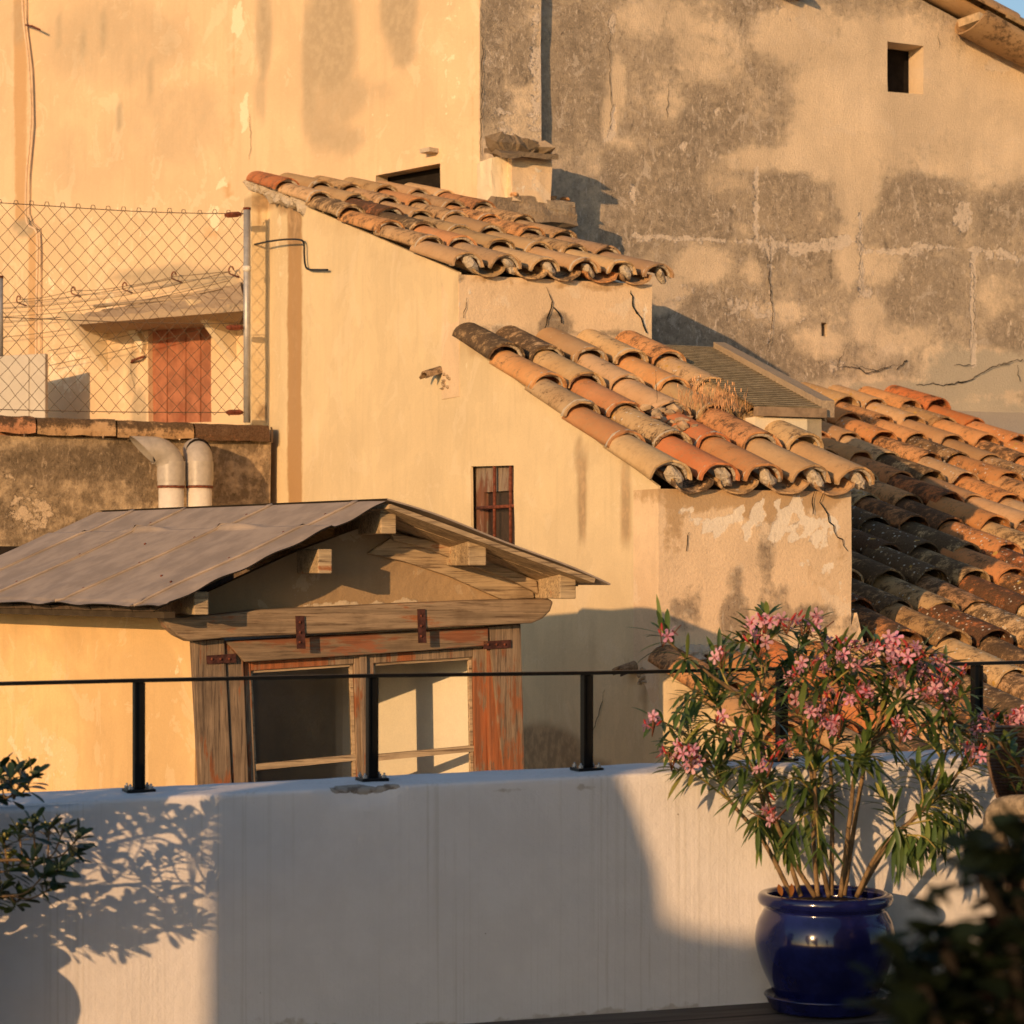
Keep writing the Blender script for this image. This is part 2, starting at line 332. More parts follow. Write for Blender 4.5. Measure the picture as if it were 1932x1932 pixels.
def wall(name, P, outline, mat, parent=None, holes=(), thick=.3, blobs=(), step=.09, zr=(-.5, 99), rough=.006, base=0.0, cracks=(), uvz=False, seed=1.0, mats=None):
    """outline: picture points on plane P (or (u,z) when uvz). The front face is a fine grid so that stains and unevenness have resolution."""
    pts = [p if uvz else P.uz(*p) for p in outline]
    bm = bmesh.new()
    vs = [bm.verts.new((u, z, 0)) for u, z in pts]; bm.faces.new(vs)
    us = [p[0] for p in pts]; zs = [p[1] for p in pts]
    def cut(co, no):
        g = bm.verts[:]+bm.edges[:]+bm.faces[:]
        bmesh.ops.bisect_plane(bm, geom=g, plane_co=co, plane_no=no, dist=1e-5)
    u = math.ceil(min(us)/step)*step
    while u < max(us)-1e-4: cut((u, 0, 0), (1, 0, 0)); u += step
    z = max(math.ceil(min(zs)/step)*step, math.ceil(zr[0]/step)*step)
    while z < min(max(zs), zr[1])-1e-4: cut((0, z, 0), (0, 1, 0)); z += step
    hp = []
    for h in holes:
        q = [Vector((*P.uz(*p), 0)) for p in h]
        cen = sum(q, Vector())/len(q)
        for i in range(len(q)):
            a, b = q[i], q[(i+1) % len(q)]; n = Vector((-(b-a).y, (b-a).x, 0)).normalized()
            cut(a, n)
        def inside(p):
            sg = 0
            for i in range(len(q)):
                a, b = q[i], q[(i+1) % len(q)]
                c = (b.x-a.x)*(p.y-a.y)-(b.y-a.y)*(p.x-a.x)
                if sg == 0: sg = 1 if c > 0 else -1
                elif c*sg < 0: return False
            return True
        dead = [f for f in bm.faces if inside(f.calc_center_median())]
        bmesh.ops.delete(bm, geom=dead, context='FACES')
        hp.append(q)
    bm.verts.index_update(); bm.verts.ensure_lookup_table()
    front = []; cols = []; raw = []
    for v in bm.verts:
        p0 = P.p(v.co.x, v.co.y)
        off = rough*(nz(p0, 1.7, seed)*1.4 + nz(p0, 6, seed)*.5)
        front.append(P.p(v.co.x, v.co.y, off)); raw.append((v.co.x, v.co.y, off))
        x, y = px(p0); c = stain_at(x, y, blobs); cols.append(((c[0]+base)*(1-c[3]), c[1], c[2], 1))
    mb = MB()
    fs = [tuple(v.index for v in f.verts) for f in bm.faces]
    mb.add(front, fs, 0, True, cols)
    # back and rim
    back = [p-P.n*(thick+o) for p, (_, _, o) in zip(front, raw)]
    if P.n.dot(Vector((0, -1, 0))) > -2: mb.add(back, [tuple(reversed(f)) for f in fs], 0, False)
    for e in bm.edges:
        if len(e.link_faces) == 1:
            a, b = e.verts[0].index, e.verts[1].index
            mb.add([front[a], front[b], back[b], back[a]], [(0, 1, 2, 3)], 0, False, [cols[a], cols[b], cols[b], cols[a]])
    bm.free()
    for ck in cracks:
        wd = ck[0]; pl = [P.on(x, y, .004+rough) for x, y in ck[1:]]
        fine = []
        for i in range(len(pl)-1):
            n = max(2, int((pl[i+1]-pl[i]).length/.03))
            for k in range(n):
                p = pl[i].lerp(pl[i+1], k/n); j = .012
                fine.append(p + P.d*rnd.uniform(-j, j) + Vector((0, 0, rnd.uniform(-j, j))))
        fine.append(pl[-1])
        for i in range(len(fine)-1):
            a, b = fine[i], fine[i+1]; t = (b-a).normalized(); s_ = t.cross(P.n)
            w0 = wd*(.35+.65*math.sin(math.pi*(i+.2)/len(fine)))*rnd.uniform(.6, 1.2); w1 = w0
            mb.add([a-s_*w0, a+s_*w0, b+s_*w1, b-s_*w1], [(0, 1, 2, 3)], 1)
    o = mb.build(name, [mat, M_DARK], parent, fix=False)
    return o

# ------------------------------------------------------------------ roman tile roofs
PAL_TAN = [((.60, .39, .195), 5), ((.54, .35, .175), 4), ((.66, .44, .23), 3), ((.58, .28, .12), 2), ((.60, .22, .085), 1.4), ((.50, .33, .18), 2), ((.68, .34, .14), 2)]
PAL_MIX = [((.62, .40, .20), 3), ((.68, .46, .24), 3), ((.64, .29, .11), 3.4), ((.66, .23, .08), 2.6), ((.52, .31, .15), 2), ((.70, .36, .15), 2.6)]
def pick(pal):
    t = rnd.uniform(0, sum(w_ for _, w_ in pal))
    for c, w_ in pal:
        t -= w_
        if t <= 0: return c
    return pal[-1][0]
def barrel(mb, B, Ux, D, N, length, r0, r1, lift0, lift1, up=True, th=.014, squash=.85, na=10, nl=4, sd=0.0):
    """half-barrel tile from B (top end, centre) down D"""
    sgn = 1 if up else -1
    outer = []; inner = []
    for k in range(nl+1):
        t = k/nl; r = r0+(r1-r0)*t; c = B + D*(length*t) + N*(lift0+(lift1-lift0)*t)
        for i in range(na+1):
            a = math.pi*i/na
            rr = r*(1+.03*noise.noise(Vector((sd*7.3+i*.5, t*2, sd))))
            o = c + Ux*(-rr*math.cos(a)) + N*(sgn*rr*squash*math.sin(a))
            q = rr-th
            inn = c + Ux*(-q*math.cos(a)) + N*(sgn*(q*squash*math.sin(a)))
            if k == nl: o = o + D*(.03*noise.noise(Vector((sd, i*.45, 3)))); inn = inn + D*(.03*noise.noise(Vector((sd, i*.45, 3))))
            outer.append(o); inner.append(inn)
    W_ = na+1; n = len(outer); vs = outer+inner; fs = []
    for k in range(nl):
        for i in range(na):
            a = k*W_+i; fs.append((a, a+1, a+W_+1, a+W_)); fs.append((n+a, n+a+W_, n+a+W_+1, n+a+1))
    for k in range(nl):
        for i in (0, na):
            a = k*W_+i; fs.append((a, a+W_, n+a+W_, n+a))
    mb.add(vs, fs, 0, True)
    # end lips with their own vertices so that the rim stays crisp
    for k in (0, nl):
        ring = [outer[k*W_+i] for i in range(W_)] + [inner[k*W_+i] for i in range(W_)]
        mb.add(ring, [(i, i+1, W_+i+1, W_+i) for i in range(na)], 0, False)
def tile_roof(parent, O, U, D, n_cols, n_rows, wd, ex, pal, grime=.3, lichen=.2, eave_mortar=True, collars=True, skip=None, r=.112, seed=1, over=1.14, jit=1.0, deck_rows=None, gfun=None, name='tiled_roof', nl=4):
    rnd.seed(seed)
    O, U, D = Vector(O), Vector(U).normalized(), Vector(D).normalized(); N = U.cross(D).normalized()
    if N.z < 0: N = -N
    tiles = MB(); mortar = MB()
    for i in range(n_cols):
        cj = rnd.uniform(-.006, .006)*jit
        for up in (False, True):
            if not up and i == n_cols-1: continue
            for j in range(n_rows):
                if skip and skip(i, j): continue
                u = (i if up else i+.5)*wd + cj + rnd.uniform(-.007, .007)*jit
                t0 = j*ex + rnd.uniform(-.018, .018)*jit*(0 if j == n_rows-1 else 1) - (0 if up or j == n_rows-1 else .03)
                B = O + U*u + D*t0; rr_ = r*rnd.uniform(.94, 1.05)
                yaw = rnd.uniform(-.028, .028)*jit; D2 = (D + U*yaw).normalized(); U2 = (U - D*yaw).normalized()
                L = ex*over
                c = pick(pal); k = rnd.uniform(.86, 1.1); tiles.cc = (c[0]*k, c[1]*k*rnd.uniform(.96, 1.04), c[2]*k, 1)
                g = grime - .02 + rnd.uniform(-.30, .34) + (0 if up else .28)
                if gfun: g += gfun(i, j)
                tiles.cw = (g, lichen+rnd.uniform(-.3, .35), rnd.random(), 1)
                sd = rnd.uniform(0, 100)
                if up:
                    lj = rnd.uniform(-.006, .010)*jit
                    barrel(tiles, B, U2, D2, N, L, rr_*.86, rr_*1.02, .0+lj, .034+lj, True, sd=sd, nl=nl)
                    if collars:
                        # mortar bedding that squeezes out under the lip
                        e = B + D2*(L-.034) + N*(.026+lj)
                        ring = []
                        for a_ in range(9):
                            a = math.pi*a_/8; rr = r*.93
                            ring.append(e + U2*(-rr*math.cos(a)) + N*(rr*.85*math.sin(a)) + D2*(rnd.uniform(-.004, .012)))
                        mortar.tube(ring, [.013*rnd.uniform(.8, 1.3) for _ in ring], 6)
                else:
                    barrel(tiles, B, U2, D2, N, L, wd*.47, wd*.45, .020, .040, False, sd=sd, squash=.58, nl=nl, th=.018)
                if up and eave_mortar and j == n_rows-1:
                    # rounded lump of bedding mortar in the tile's mouth, a dark gap left beside it
                    sh = rnd.uniform(.85, 1.15)
                    e = B + D2*(L-.052) + U2*(r*.36+rnd.uniform(-.008, .008)) + N*(r*.40); vs = []
                    nr_, ns_ = 8, 12; ta = R(rnd.uniform(38, 56)); m1 = U2*math.cos(ta)-N*math.sin(ta); m2 = U2*math.sin(ta)+N*math.cos(ta)
                    for a_ in range(nr_+1):
                        for b_ in range(ns_):
                            th_, ph_ = math.pi*a_/nr_, 2*math.pi*b_/ns_
                            q = m1*(math.sin(th_)*math.cos(ph_)*r*.62*sh)+m2*(math.sin(th_)*math.sin(ph_)*r*.30)+D2*(math.cos(th_)*.05)
                            vs.append(e+q*(1+.5*nz(e+q, 16, 2)+.25*nz(e+q, 45, 5)))
                    fs = [(a_*ns_+b_, a_*ns_+(b_+1) % ns_, (a_+1)*ns_+(b_+1) % ns_, (a_+1)*ns_+b_) for a_ in range(nr_) for b_ in range(ns_)]
                    mortar.add(vs, fs, 0, False)
    o = tiles.build(name, TILE, parent, fix=False)
    if mortar.v: mortar.build('mortar_bedding', M_MORTAR, o)
    return o

# ------------------------------------------------------------------ reference planes of the place
T24 = math.tan(R(24)); n24 = Vector((math.sin(R(24)), -math.cos(R(24)), 0)); d24 = Vector((math.cos(R(24)), math.sin(R(24)), 0))
UP = Vector((0, 0, 1))
PP = Pl(0, 8.8, 21)                                     # terrace parapet, inner face
K1 = Vector(((1240-CX)/F*13.4, 13.4, 0))
PS = Pl(K1.x, K1.y, -66)                                # long side wall of the stepped house
PF1 = Pl(K1.x, K1.y, 24)
k2 = PS.on(865, 506); PF2 = Pl(k2.x, k2.y, 24)
YW = 19.8; PW = Pl((905-CX)/F*YW, YW, -46)              # tall ochre wall
PST = Pl((905-CX)/F*YW, YW, 24)
k3 = PST.on(1020, 300); kr = k3 - n24*.11
PR = Pl(kr.x, kr.y, 24)                                 # tall weathered wall
k5 = PS.on(511, 800); PFW = Pl(k5.x, k5.y, 24)          # fence wall
PD = Pl(0, 11.95, 22)                                    # dormer front
GZ = -6.0

# ------------------------------------------------------------------ ground, terrace
mb = MB(); mb.quad((-400, -400, GZ), (400, -400, GZ), (400, 400, GZ), (-400, 400, GZ))
tag(mb.build('street_ground', simple("street_ground", (.16, .13, .10), .95, .1)), kind='structure')
mfl = NT("dark_deck_boards"); bn = mfl.noise(3, 5, .6, mfl.mapping((.6, 9, 9), R(-21)))
mfl.t.nodes.new("ShaderNodeTexBrick"); 
_w = mfl.t.nodes.new("ShaderNodeTexWave"); _w.wave_type = 'BANDS'; _w.bands_direction = 'Y'; _w.inputs['Scale'].default_value = 1.1
mfl.L(mfl.mapping((1, 1, 1), R(-21)), _w.inputs[0])
_c = mfl.mix(mfl.ramp(bn, .35, .65), (.085, .066, .052), (.15, .12, .095)); _c = mfl.mix(mfl.ramp(_w.outputs['Fac'], .03, .0), _c, (.02, .015, .012))
M_FLOOR = mfl.out(_c, .75, None, .3)
mb = MB()
a, b = PP.p(-9, 0, .0), PP.p(9, 0, .0)
mb.prism([a-PP.n*.1, b-PP.n*.1, b+PP.n*13, a+PP.n*13], (0, 0, -.2))
tag(mb.build('terrace_floor', M_FLOOR), kind='structure')

# ------------------------------------------------------------------ tall ochre building (left background)
tall = thing('ochre_building', 'tall ochre rendered building wall with peeling patches, behind the wire fence', 'building', PW.p(-3, GZ))
WH = ((708, 331), (830, 308), (832, 392), (708, 392))
tall_blobs = [
 ('r', 625, 70, 62, 150, .85), ('r', 650, 180, 60, 60, .6), ('r', 585, 120, 22, 180, .7), ('r', 752, 10, 44, 110, .9), ('r', 760, 90, 34, 50, .75), ('r', 600, 220, 40, 90, .6), ('r', 650, 262, 50, 40, .6), ('r', 700, 170, 60, 20, .4),
 ('r', 497, 60, 17, 130, .75), ('r', 492, 190, 13, 60, .5), ('r', 220, 80, 180, 110, .40), ('r', 330, 230, 130, 100, .34), ('r', 160, 300, 90, 80, .25), ('g', 250, 430, 120, 60, .2),
 ('b', 36, -150, 38, 200, 17, .85), ('b', 38, 200, 39, 425, 16, .85), ('b', 61, 440, 61, 700, 14, .72), ('r', 35, 40, 18, 60, .5), ('r', 45, 428, 28, 18, 1.0),
 ('b', 420, 100, 12, 160, .36), ('b', 428, 250, 16, 90, .36), ('b', 408, 395, 14, 50, .3), ('b', 400, 440, 28, 26, .5), ('b', 430, 360, 16, 20, .7), ('b', 441, 150, 6, 160, .45),
 ('g', 450, 38, 15, 40, 1.0), ('g', 459, 210, 9, 48, 1.0), ('g', 416, 340, 24, 34, .42), ('g', 405, 410, 20, 32, .6), ('g', 850, 60, 40, 260, .30), ('g', 100, 520, 40, 60, .35), ('g', 200, 560, 60, 30, .3), ('g', 130, 700, 60, 70, .4), ('g', 700, 215, 60, 16, .3),
 ('r', 330, 522, 150, 26, .8), ('r', 410, 538, 70, 20, 1.0), ('r', 262, 780, 20, 60, .9), ('r', 250, 700, 14, 60, .7), ('r', 215, 680, 26, 40, .5),
 ('b', 893, 200, 12, 280, .4), ('b', 815, 170, 8, 230, .3), ('b', 30, 470, 20, 16, .4), ('r', 160, 80, 5, 60, .7), ('r', 195, 60, 4, 50, .7), ('r', 110, 60, 4, 50, .6), ('r', 225, 220, 4, 40, .7), ('r', 285, 150, 5, 60, .6)]
wall('wall', PW, [(-90, 1100), (-90, -140), (905, -160), (905, 1100)], M_TALL, tall, holes=[WH, [(279, 622), (397, 610), (399, 796), (281, 800)]], thick=.14, base=.10, blobs=tall_blobs, step=.085, zr=(.5, 99),
     cracks=[(.003, (470, 210), (474, 250), (470, 300)), (.003, (250, 640), (246, 700), (255, 740))])
wall('corner_pilaster', PST, [(905, 1100), (905, -160), (1021, -160), (1021, 1100)], M_OLD, tall, thick=.5, step=.08, zr=(.5, 99), rough=.012,
     blobs=[('r', 930, 110, 30, 160, .5), ('r', 985, 110, 34, 60, .75), ('r', 940, 190, 22, 34, .7), ('g', 1014, 150, 12, 260, .6), ('g', 912, 200, 8, 260, .55), ('g', 960, 230, 40, 50, .4), ('b', 960, 330, 60, 55, .9), ('r', 960, 0, 50, 50, .3)],
     base=.42, cracks=[(.003, (908, 0), (911, 140), (906, 300))])
mb = MB()
c = PST.on(1021, 300, 0); mb.box(PST.p(0, GZ, -.5), d24*((c-PST.o).dot(d24)-.02), -n24*3, UP*13.5); mb.build('unseen_rear_block', M_OLD, tall)
for nm, q, dp in (('dark_opening', ((680, 290), (900, 270), (900, 420), (680, 420)), .5),):
    mb = MB(); pts = [PW.on(x, y, -.17) for x, y in q]; mb.prism(pts, -PW.n*.1); mb.build(nm, M_DARK, tall)
# door of the roof shed, with frame and hook
mb = MB(); pts = [PW.on(x, y, -.05) for x, y in ((272, 620), (399, 608), (401, 798), (279, 802))]; mb.prism(pts, -PW.n*.05)
for k in (315, 350, 378):
    a, b = PW.on(k, 616, -.045), PW.on(k, 800, -.045); mb.tube([a, b], .006, 6)
dr = mb.build('door', M_DOOR, tall)
mb = MB(); mb.tube([PW.on(250, 680, .05), PW.on(262, 676, .06), PW.on(274, 672, .02)], .012, 6); mb.tube([PW.on(250, 680, .05), PW.on(248, 684, .0)], .012, 6); mb.build('door_hook', M_RUST, tall)
mb = MB(); pts = [PW.on(x, y, .0) for x, y in ((268, 622), (395, 606), (402, 598), (300, 604), (255, 616))]
mb.prism(pts, PW.n*.05)
pts = [PW.on(x, y, .0) for x, y in ((252, 612), (262, 622), (278, 650), (274, 668), (258, 640), (249, 624))]; mb.prism(pts, PW.n*.05); mb.build('door_frame', M_TALL, tall)
# ledge beside the opening
mb = MB(); mb.box(PW.on(812, 292, -.02), PW.d*.12, PW.n*.12, UP*.035); mb.build('stone_ledge', M_MORTAR, tall)

# shed canopy of weathered concrete with two brackets
can = thing('concrete_canopy', 'crumbling sloping concrete canopy on two brackets over the brick red door', 'canopy', PW.on(300, 600, .2))
def rough_slab(A, B, Cc, Dd, th, nu=30, nv=8, amp=.02, seed=1.0, flat=False):
    mb = MB()
    def top(i, j):
        p = (A*(1-i/nu)+B*(i/nu))*(1-j/nv)+(Dd*(1-i/nu)+Cc*(i/nu))*(j/nv)
        return p + UP*(amp*nz(p, 5, seed)+amp*.6*nz(p, 14, seed)) + (Vector((0, 0, 0)) if 0 < j < nv else (Cc-B).normalized()*amp*.8*nz(p, 8, seed))
    vs = [top(i, j) for j in range(nv+1) for i in range(nu+1)]
    n = len(vs); W_ = nu+1; fs = []
    vs += [(Vector((v.x, v.y, min(v.z-.02, Dd.z*(1-(k % W_)/nu)+Cc.z*((k % W_)/nu)-th))) if flat else v-UP*th) for k, v in enumerate(vs)]
    for j in range(nv):
        for i in range(nu):
            a = j*W_+i; fs += [(a, a+1, a+W_+1, a+W_), (n+a, n+a+W_, n+a+W_+1, n+a+1)]
    for i in range(nu): fs += [(i, n+i, n+i+1, i+1), (nv*W_+i, nv*W_+i+1, n+nv*W_+i+1, n+nv*W_+i)]
    for j in range(nv): fs += [(j*W_, (j+1)*W_, n+(j+1)*W_, n+j*W_), (j*W_+nu, n+j*W_+nu, n+(j+1)*W_+nu, (j+1)*W_+nu)]
    mb.add(vs, fs, 0, False); return mb
s = rough_slab(PW.on(170, 590, -.05), PW.on(452, 532, -.05), PW.on(462, 573, .62), PW.on(148, 600, .62), .06, amp=.03, flat=True)
s.build('slab', M_CANOPY, can)
for x0, x1 in ((182, 214), (424, 456)):
    mb = MB(); c_ = PW.on(x1-22, 598-(x0-182)*.10, 0); pts = [c_, c_+PW.n*.5, c_-UP*.52]
    mb.prism(pts, PW.d*.09); mb.build('bracket', M_TALL, can)
mb = MB()
for k in range(7):
    y0 = 545+k*7
    mb.tube([PW.on(200+rnd.uniform(-30, 30), y0+28-k*2, .1+k*.07), PW.on(330, y0+14-k*2, .1+k*.07), PW.on(450+rnd.uniform(-20, 0), y0+rnd.uniform(-3, 3)-k*2, .1+k*.07)], .014, 5)
mb.build('rough_laths', M_CANOPY, can)

# cable running down the wall
def cable(name, pts, r, mat, label, cat, P=PW, off=.05):
    mb = MB(); p3 = []
    for i in range(len(pts)-1):
        for k in range(6):
            t = k/6; a, b = pts[i], pts[i+1]; pm = pts[max(i-1, 0)]; pn = pts[min(i+2, len(pts)-1)]
            q = [.5*((2*a[c]) + (-pm[c]+b[c])*t + (2*pm[c]-5*a[c]+4*b[c]-pn[c])*t*t + (-pm[c]+3*a[c]-3*b[c]+pn[c])*t**3) for c in (0, 1)]
            p3.append(P.on(q[0], q[1], off))
    p3.append(P.on(*pts[-1], off)); mb.tube(p3, r, 6)
    o = mb.build(name, mat); tag(o, label, cat); return o
cb = cable('wall_cable', [(42, -120), (43, 20), (54, 120), (58, 230), (50, 330), (49, 405), (54, 425), (68, 436), (71, 470), (69, 560), (68, 700), (68, 790)], .012, M_CABLE, 'white cable running down the ochre wall at the left edge', 'cable')
cb2 = MB(); p3 = [PW.on(x, y, .03) for x, y in ((47, -120), (49, 40), (60, 130), (63, 235), (55, 330), (54, 402), (60, 420), (74, 432), (76, 470), (75, 700), (75, 790))]; cb2.tube(p3, .008, 6); cb2.build('second_strand', M_CABLE, cb)
cb3 = MB(); cb3.tube([PW.on(49, 47, .05), PW.on(60, 49, .1), PW.on(75, 56, .14)], .01, 6); cb3.build('bracket', M_RUST, cb)

# ------------------------------------------------------------------ tall weathered building (right background)
old = thing('weathered_building', 'tall building wall in grimy flaking plaster with a square black window', 'building', PR.p(2, GZ))
WIN = ((1675, 78), (1743, 87), (1743, 178), (1675, 173)); SLIT = ((1549, 608), (1560, 610), (1560, 636), (1549, 634))
old_blobs = [
 ('r', 1330, 640, 130, 90, 1.0), ('r', 1480, 700, 100, 40, .75), ('r', 1180, 455, 60, 30, .8), ('c', 1680, 170, 215, 165, .97), ('c', 1880, 200, 130, 175, .97), ('c', 1560, 240, 85, 110, .9), ('c', 1620, 350, 52, 85, .97), ('c', 1500, 60, 90, 80, .75), ('c', 1420, 300, 80, 24, .75), ('c', 1500, 300, 60, 30, .85), ('c', 1340, 90, 80, 70, .5), ('c', 1240, 30, 90, 50, .5),  # leading r blobs paint the house's shadow into the wall, besides real grime
 ('c', 1163, 130, 1150, 260, 20, .75), ('c', 1265, 195, 40, 30, .5), ('c', 1370, 340, 60, 20, .35), ('c', 1200, 270, 60, 24, .45), ('c', 1800, 310, 90, 26, .7), ('c', 1100, 300, 50, 50, .35),
 ('c', 1320, 500, 60, 40, .7), ('c', 1250, 560, 60, 50, .7), ('c', 1420, 510, 26, 30, .4), ('c', 1600, 480, 30, 80, .7), ('c', 1660, 500, 50, 40, .6), ('c', 1540, 650, 60, 40, .55), ('c', 1700, 640, 60, 40, .5), ('c', 1400, 600, 60, 40, .5), ('c', 1480, 590, 50, 30, .4), ('c', 1640, 600, 40, 60, .6), ('c', 1880, 560, 40, 50, .35), 
 ('r', 1095, 170, 60, 200, .22), ('r', 1230, 330, 110, 110, .30), ('r', 1345, 230, 70, 80, .25), ('r', 1300, 410, 100, 40, .36), ('r', 1480, 365, 62, 60, .26), ('r', 1730, 385, 100, 62, .30), ('r', 1900, 390, 60, 60, .3), ('r', 1450, 480, 30, 22, .5), ('r', 1530, 480, 30, 30, .5), ('r', 1720, 550, 100, 80, .14), ('r', 1500, 670, 40, 30, .42), ('r', 1330, 660, 60, 40, .45), ('r', 1460, 650, 46, 30, .3), ('r', 1230, 600, 40, 60, .3), ('r', 1900, 640, 40, 60, .4), ('r', 1360, 440, 24, 24, .4), ('r', 1700, 250, 36, 50, .55), ('r', 1440, 10, 50, 16, .4),
 ('g', 1158, 200, 1150, 265, 8, .62), ('g', 1165, 10, 1152, 70, 6, .6), ('g', 1192, 370, 9, 50, .7), ('g', 1430, 320, 1424, 440, 9, .56), ('g', 1200, 445, 1500, 462, 13, .52), ('g', 1500, 475, 1600, 452, 14, .6), ('g', 1622, 395, 1630, 560, 9, .56), ('g', 1640, 475, 1830, 466, 10, .5), ('g', 1833, 470, 1836, 690, 7, .7), ('g', 1840, 475, 1932, 486, 12, .46), ('g', 1818, 410, 24, 42, .8), ('g', 1455, 470, 1458, 650, 6, .5),
 ('g', 1600, 690, 60, 26, .36), ('g', 1410, 580, 60, 40, .36), ('g', 1640, 540, 22, 70, .44), ('g', 1286, 278, 9, 12, 1.0), ('g', 1350, 205, 7, 8, .8), ('g', 1885, 122, 40, 16, .8), ('g', 1500, 600, 60, 24, .32), ('g', 1290, 545, 50, 30, .36), ('g', 1430, 690, 50, 24, .36), ('g', 1480, 40, 34, 44, .35),
 ('r', 1817, 438, 8, 13, 1.2), ('c', 1850, 705, 135, 60, 1.0), ('c', 1700, 745, 190, 40, .9), ('c', 1790, 675, 60, 36, .7), ('c', 1560, 730, 60, 30, .5), ('b', 1800, 800, 300, 60, .9), ('c', 1800, 800, 300, 60, 1.0), ('b', 1850, 705, 130, 56, .95), ('b', 1700, 745, 180, 34, .8), ('b', 1790, 670, 60, 40, .5), ('b', 1940, 690, 60, 60, .9)]
CR = [(.012, (1455, 450), (1452, 520), (1458, 600), (1450, 660)), (.008, (1157, 20), (1148, 90), (1156, 200), (1146, 260)), (.006, (1262, 150), (1258, 230)),
      (.013, (1580, 690), (1620, 695), (1640, 705), (1680, 690)), (.014, (1690, 700), (1712, 680)), (.016, (1730, 728), (1760, 722), (1790, 728), (1830, 716), (1880, 690), (1905, 686)), (.012, (1880, 690), (1905, 682), (1930, 678)), (.01, (1918, 690), (1925, 720)), (.01, (1800, 690), (1840, 688)),
      (.008, (1610, 690), (1660, 700), (1700, 686)), (.006, (1600, 640), (1590, 670), (1580, 690)), (.007, (1836, 480), (1838, 600), (1832, 680)), (.006, (1625, 395), (1622, 480), (1628, 560)), (.007, (1770, 60), (1772, 90))]
wall('wall', PR, [(1012, 1100), (1012, -160), (1490, -138), (1560, -105), (1740, 0), (1932, 104), (2080, 185), (2080, 1100)], M_OLD, old, holes=[WIN, SLIT], thick=.24, blobs=[(b[:5]+(b[5]*1.25, b[6]*1.22) if b[0] == 'g' and len(b) == 7 else b) for b in old_blobs], step=.065, zr=(1.2, 99), rough=.014, cracks=[(c[0]*.36,)+c[1:] for c in CR], seed=5., base=.62)
mb = MB(); pts = [PR.on(x, y, -.27) for x, y in ((1600, 30), (1850, 30), (1850, 240), (1600, 240))]; mb.prism(pts, -PR.n*.1); mb.build('dark_room', M_DARK, old); mb = MB()
pts = [PR.on(x, y, -.3) for x, y in ((1530, 590), (1580, 590), (1580, 660), (1530, 660))]; mb.prism(pts, -PR.n*.1); mb.build('dark_room', M_DARK, old)
# gable roof on top: tiles run down the rake
r0, r1 = PR.on(1560, -108, 0), PR.on(1990, 134, 0); Dr = (r1-r0).normalized()
tile_roof(old, r0-Dr*.1+PR.n*.16+UP*.07, -PR.n, Dr, 5, 4, .33, .93, [((.50, .33, .17), 1), ((.44, .28, .15), 1)], grime=.12, lichen=.0, eave_mortar=False, collars=False, r=.15, seed=15)
mb = MB(); o_ = PR.on(1806, 52, 0); mb.box(o_+PR.n*.0, PR.n*.34+UP*.0, Dr*.42, UP*.07); mb.build('rafter_end', simple("rafter_wood", (.50, .38, .24), .8, .2), old)
mb = MB(); mb.prism([PR.on(1700, -18, -.05), PR.on(2070, 186, -.05), PR.on(2070, 168, -.05), PR.on(1700, -38, -.05)], PR.n*.2); mb = MB(); mb.cc = (.42, .27, .14, 1); mb.cw = (.42, 0, 0, 1); barrel(mb, PR.on(1834, 30, .22), -PR.n, Dr, UP*.86+PR.d*.5, 1.5, .235, .19, 0, .02, False, th=.025, squash=.8, sd=5.); mb.build('verge_tile', TILE, old, fix=False)
# small drain tile near the top edge
mb = MB(); mb.cc = (.5, .22, .1, 1); barrel(mb, PR.on(1482, 2, -.05), PR.d, PR.n, UP, .22, .09, .1, 0, 0, True); mb.build('vent_tile', TILE, old, fix=False)

# ------------------------------------------------------------------ chimney standing at the pilaster
chm = thing('chimney', 'small square plastered chimney under a stone slab, at the foot of the grey pilaster', 'chimney', PST.p(.1, 4.0, .2))
PC = Pl((PST.o+n24*.42).x, (PST.o+n24*.42).y, 24)
def pbox(P, x0, y0, x1, y1, depth, ext=0):
    """box whose front face on plane P spans the two picture corners; returns MB"""
    a = P.uz(x0, y0); b = P.uz(x1, y1); mb = MB()
    mb.box(P.p(a[0], b[1]), P.d*(b[0]-a[0]), -P.n*depth, UP*(a[1]-b[1])); return mb
def rough_block(P, x0, y0, x1, y1, depth, amp=.02, seg=.05, seed=3.0, cc=None):
    a = P.uz(x0, y0); b = P.uz(x1, y1); bm = bmesh.new(); bmesh.ops.create_cube(bm, size=1)
    bmesh.ops.subdivide_edges(bm, edges=bm.edges[:], cuts=6, use_grid_fill=True)
    mb = MB(); vs = []
    for v in bm.verts:
        p = P.p(a[0]+(b[0]-a[0])*(v.co.x+.5), b[1]+(a[1]-b[1])*(v.co.z+.5), -depth*(v.co.y+.5))
        q = Vector((nz(p, 7, seed), nz(p, 7, seed+9), nz(p, 7, seed+17)))*amp + Vector((nz(p, 20, seed), nz(p, 20, seed+9), nz(p, 20, seed+17)))*amp*.5
        vs.append(p+q)
    mb.add(vs, [tuple(v.index for v in f.verts) for f in bm.faces], 0, False); bm.free(); return mb
g = rough_block(PC, 966, 296, 1040, 384, .45, .012); g.col = [(.1, .25, .0, 1)]*len(g.v); g.build('shaft', M_FRONT, chm)
g = rough_block(Pl((PC.o-n24*.1).x, (PC.o-n24*.1).y, 24), 928, 298, 968, 384, .3, .015, seed=8); g.build('shaft_shoulder', M_TALL, chm)
g = rough_block(PC, 934, 369, 1086, 425, .5, .035, seed=6); g.col = [(.45, .2, .35, 1)]*len(g.v); g.build('base', M_MORTAR, chm)
A_, B_ = PC.on(946, 286, .12), PC.on(1054, 291, .12)
